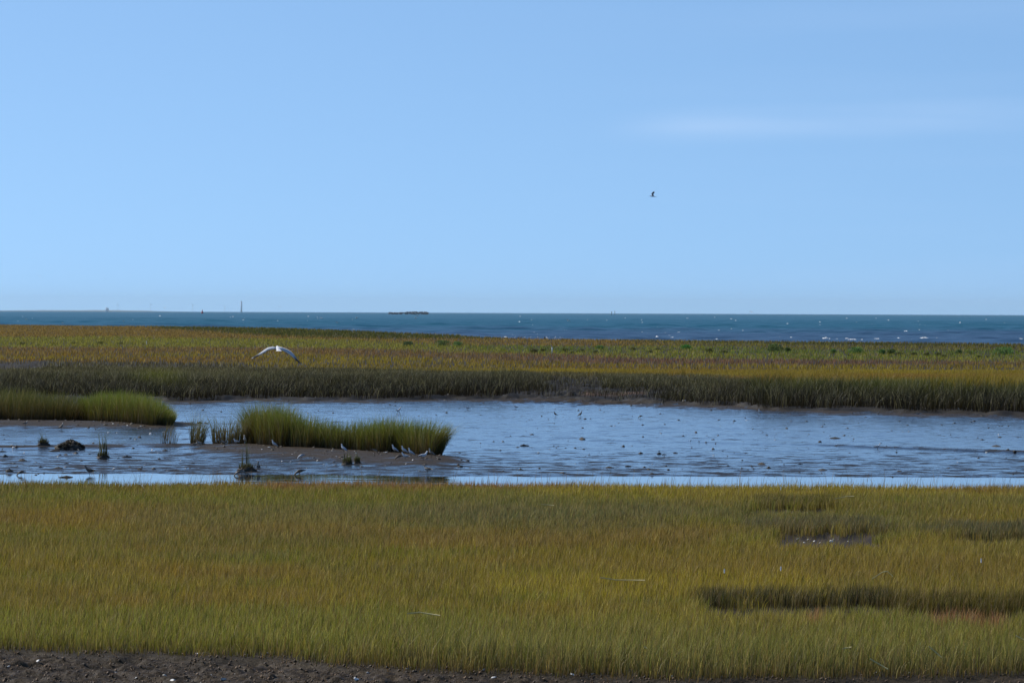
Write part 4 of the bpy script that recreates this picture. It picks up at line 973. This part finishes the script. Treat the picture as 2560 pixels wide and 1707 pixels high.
def buoy(u, vt, vb, D, label):
    p = PD(u, vb, D); p.z = 0; k = D / F; H = (PD(u, vt, D).z - 0)
    r = empty('channel_buoy', p); tag(r, label, 'buoy'); tube('hull', 5.5 * k / 2, 5 * k / 2, H * .35, M_red, r, 14, -.1); tube('tower', 4 * k / 2, 1.2 * k / 2, H * .5, M_red, r, 4, H * .35 - .1); tube('lantern', .9 * k / 2, .9 * k / 2, H * .15, M_dark, r, 8, H * .85 - .1)
buoy(505.6, 773.5, 781, 16000, 'red conical buoy on the horizon left of the chimney')
def beacon(u, vt, D, wpx, label):
    p = PD(u, 783, D); p.z = 0; k = D / F; H = PD(u, vt, D).z
    r = empty('channel_marker', p); tag(r, label, 'channel marker', 'channel markers on the horizon'); tube('pile', wpx * k / 2, wpx * k / 2, H * .8, M_dark, r, 8, -.5); tube('day_board', wpx * k, wpx * k * .7, H * .2, M_dark, r, 4, H * .8 - .5)
beacon(1529, 778.5, 16000, 1.3, 'thicker dark channel marker on the horizon, left of two'); beacon(1537, 777, 17000, .8, 'thin dark channel marker on the horizon, right of two')

def breakwater():
    D = 16000; k = D / F; V, Fc = [], []; rr = random.Random(8)
    r = empty('breakwater', PD(1020, 784, D)); r.location.z = 0; tag(r, 'low brown stone breakwater on the horizon in the middle', 'breakwater')
    x0 = r.location.x
    for i in range(230):
        t = rr.random(); u = 972 + t * 98; top = 1.6 + 2.6 * (t > .45) + .8 * math.sin(t * 20)
        s = (2.0 + 2.2 * rr.random()) * k; b = len(V); cx_ = PD(u, 784, D).x - x0; cy_ = rr.uniform(-8, 8); cz_ = rr.random() ** .8 * (PD(u, 779.3 if t > .45 else 780.6, D).z - .5)
        for dx in (-1, 1):
            for dy in (-1, 1):
                for dz in (-1, 1): V.append((cx_ + dx * s * .5 * rr.uniform(.7, 1.2), cy_ + dy * s * .5 * rr.uniform(.7, 1.2), cz_ + dz * s * .3 * rr.uniform(.7, 1.2)))
        Fc += [(b, b + 1, b + 3, b + 2), (b + 4, b + 6, b + 7, b + 5), (b, b + 4, b + 5, b + 1), (b + 2, b + 3, b + 7, b + 6), (b, b + 2, b + 6, b + 4), (b + 1, b + 5, b + 7, b + 3)]
    mesh_obj('stones', V, Fc, M_rock, r)
breakwater()

def far_things():
    D = 85000; k = D / F
    p = PD(603.5, 783, D); r = empty('power_station_chimney', (p.x, D, 0)); tag(r, 'tall faint blue chimney stack far away beyond the horizon', 'chimney'); H = PD(603.5, 753, D).z
    tube('stack', 2.4 * k, 1.9 * k, H * .96, M_conc, r, 24); tube('rim', 2.2 * k, 2.2 * k, H * .04, M_conc, r, 24, H * .96)
    p = PD(268, 783, D); r = empty('hall', (p.x, D, 0)); tag(r, 'faint blocky building on the far coast at left', 'building'); H = PD(268, 770, D).z; a = 3.5 * k
    def box(n, x0, x1, y0, y1, z0, z1, m):
        V = [(x, y, z) for x in (x0, x1) for y in (y0, y1) for z in (z0, z1)]
        mesh_obj(n, V, [(0, 1, 3, 2), (4, 6, 7, 5), (0, 4, 5, 1), (2, 3, 7, 6), (0, 2, 6, 4), (1, 5, 7, 3)], m, r)
    box('wall', -a, a, -40, 40, 0, H, M_conc); box('roof', -a * .6, a * .2, -30, 30, H, H * 1.18, M_conc)
    V, Fc = [], []
    us = np.linspace(-250, 470, 60)
    for i, u in enumerate(us):
        q = PD(u, 783, D + 500); top = PD(u, 775 + 1.2 * vnoise(np.array([i * .3]), np.array([0.]), 3)[0] + max(0, (u - 300) / 170) * 3, D + 500).z
        V += [(q.x, q.y - 300, -2), (q.x, q.y - 60, top), (q.x, q.y + 60, top), (q.x, q.y + 400, -2)]
    for i in range(len(us) - 1):
        for j in range(3): Fc.append((i * 4 + j, i * 4 + 4 + j, i * 4 + 5 + j, i * 4 + 1 + j))
    o = mesh_obj('far_coast', V, Fc, M_far); tag(o, 'low faint blue coast on the horizon at left', 'coast', kind='structure')
    for (u, vt, lab) in [(295, 757, 'faint wind turbine right of the blocky building'), (377, 757, 'faint wind turbine in the middle of the far coast'), (482, 758, 'faint wind turbine left of the red buoy'), (562, 762, 'faint wind turbine just left of the chimney')]:
        p = PD(u, 783, D); r = empty('wind_turbine', (p.x, D, 0)); tag(r, lab, 'wind turbine', 'wind turbines on the far coast'); H = PD(u, vt + 4, D).z
        tube('tower', .3 * k, .2 * k, H, M_white, r, 10)
        for q in range(3):
            an = 2 * math.pi * q / 3 + u; L = 7 * k; dx, dz = math.cos(an), math.sin(an); w_ = .3 * k
            V = [(-dz * w_, -3, H + dx * w_), (dz * w_, -3, H - dx * w_), (dx * L, -3, H + dz * L), (-dz * w_, -5, H + dx * w_), (dz * w_, -5, H - dx * w_), (dx * L, -5, H + dz * L)]
            mesh_obj('blade', V, [(0, 1, 2), (5, 4, 3), (0, 3, 4, 1), (1, 4, 5, 2), (2, 5, 3, 0)], M_white, r)
far_things()

# ------------------------------------------------------------------ air
def haze():
    V = [(x, y, z) for x in (-14000, 14000) for y in (-200, 92000) for z in (-4, 260)]
    m, nt, out = new_mat('haze')
    pv = N(nt, 'ShaderNodeVolumePrincipled'); pv.inputs['Density'].default_value = 0.000007; pv.inputs['Color'].default_value = (.66, .85, 1, 1); pv.inputs['Anisotropy'].default_value = 0.2
    nt.links.new(pv.outputs[0], out.inputs['Volume'])
    o = mesh_obj('haze', V, [(0, 1, 3, 2), (4, 6, 7, 5), (0, 4, 5, 1), (2, 3, 7, 6), (0, 2, 6, 4), (1, 5, 7, 3)], m); tag(o, 'thin blue sea haze', 'haze', kind='stuff')
HAZE = True
if HAZE: haze()
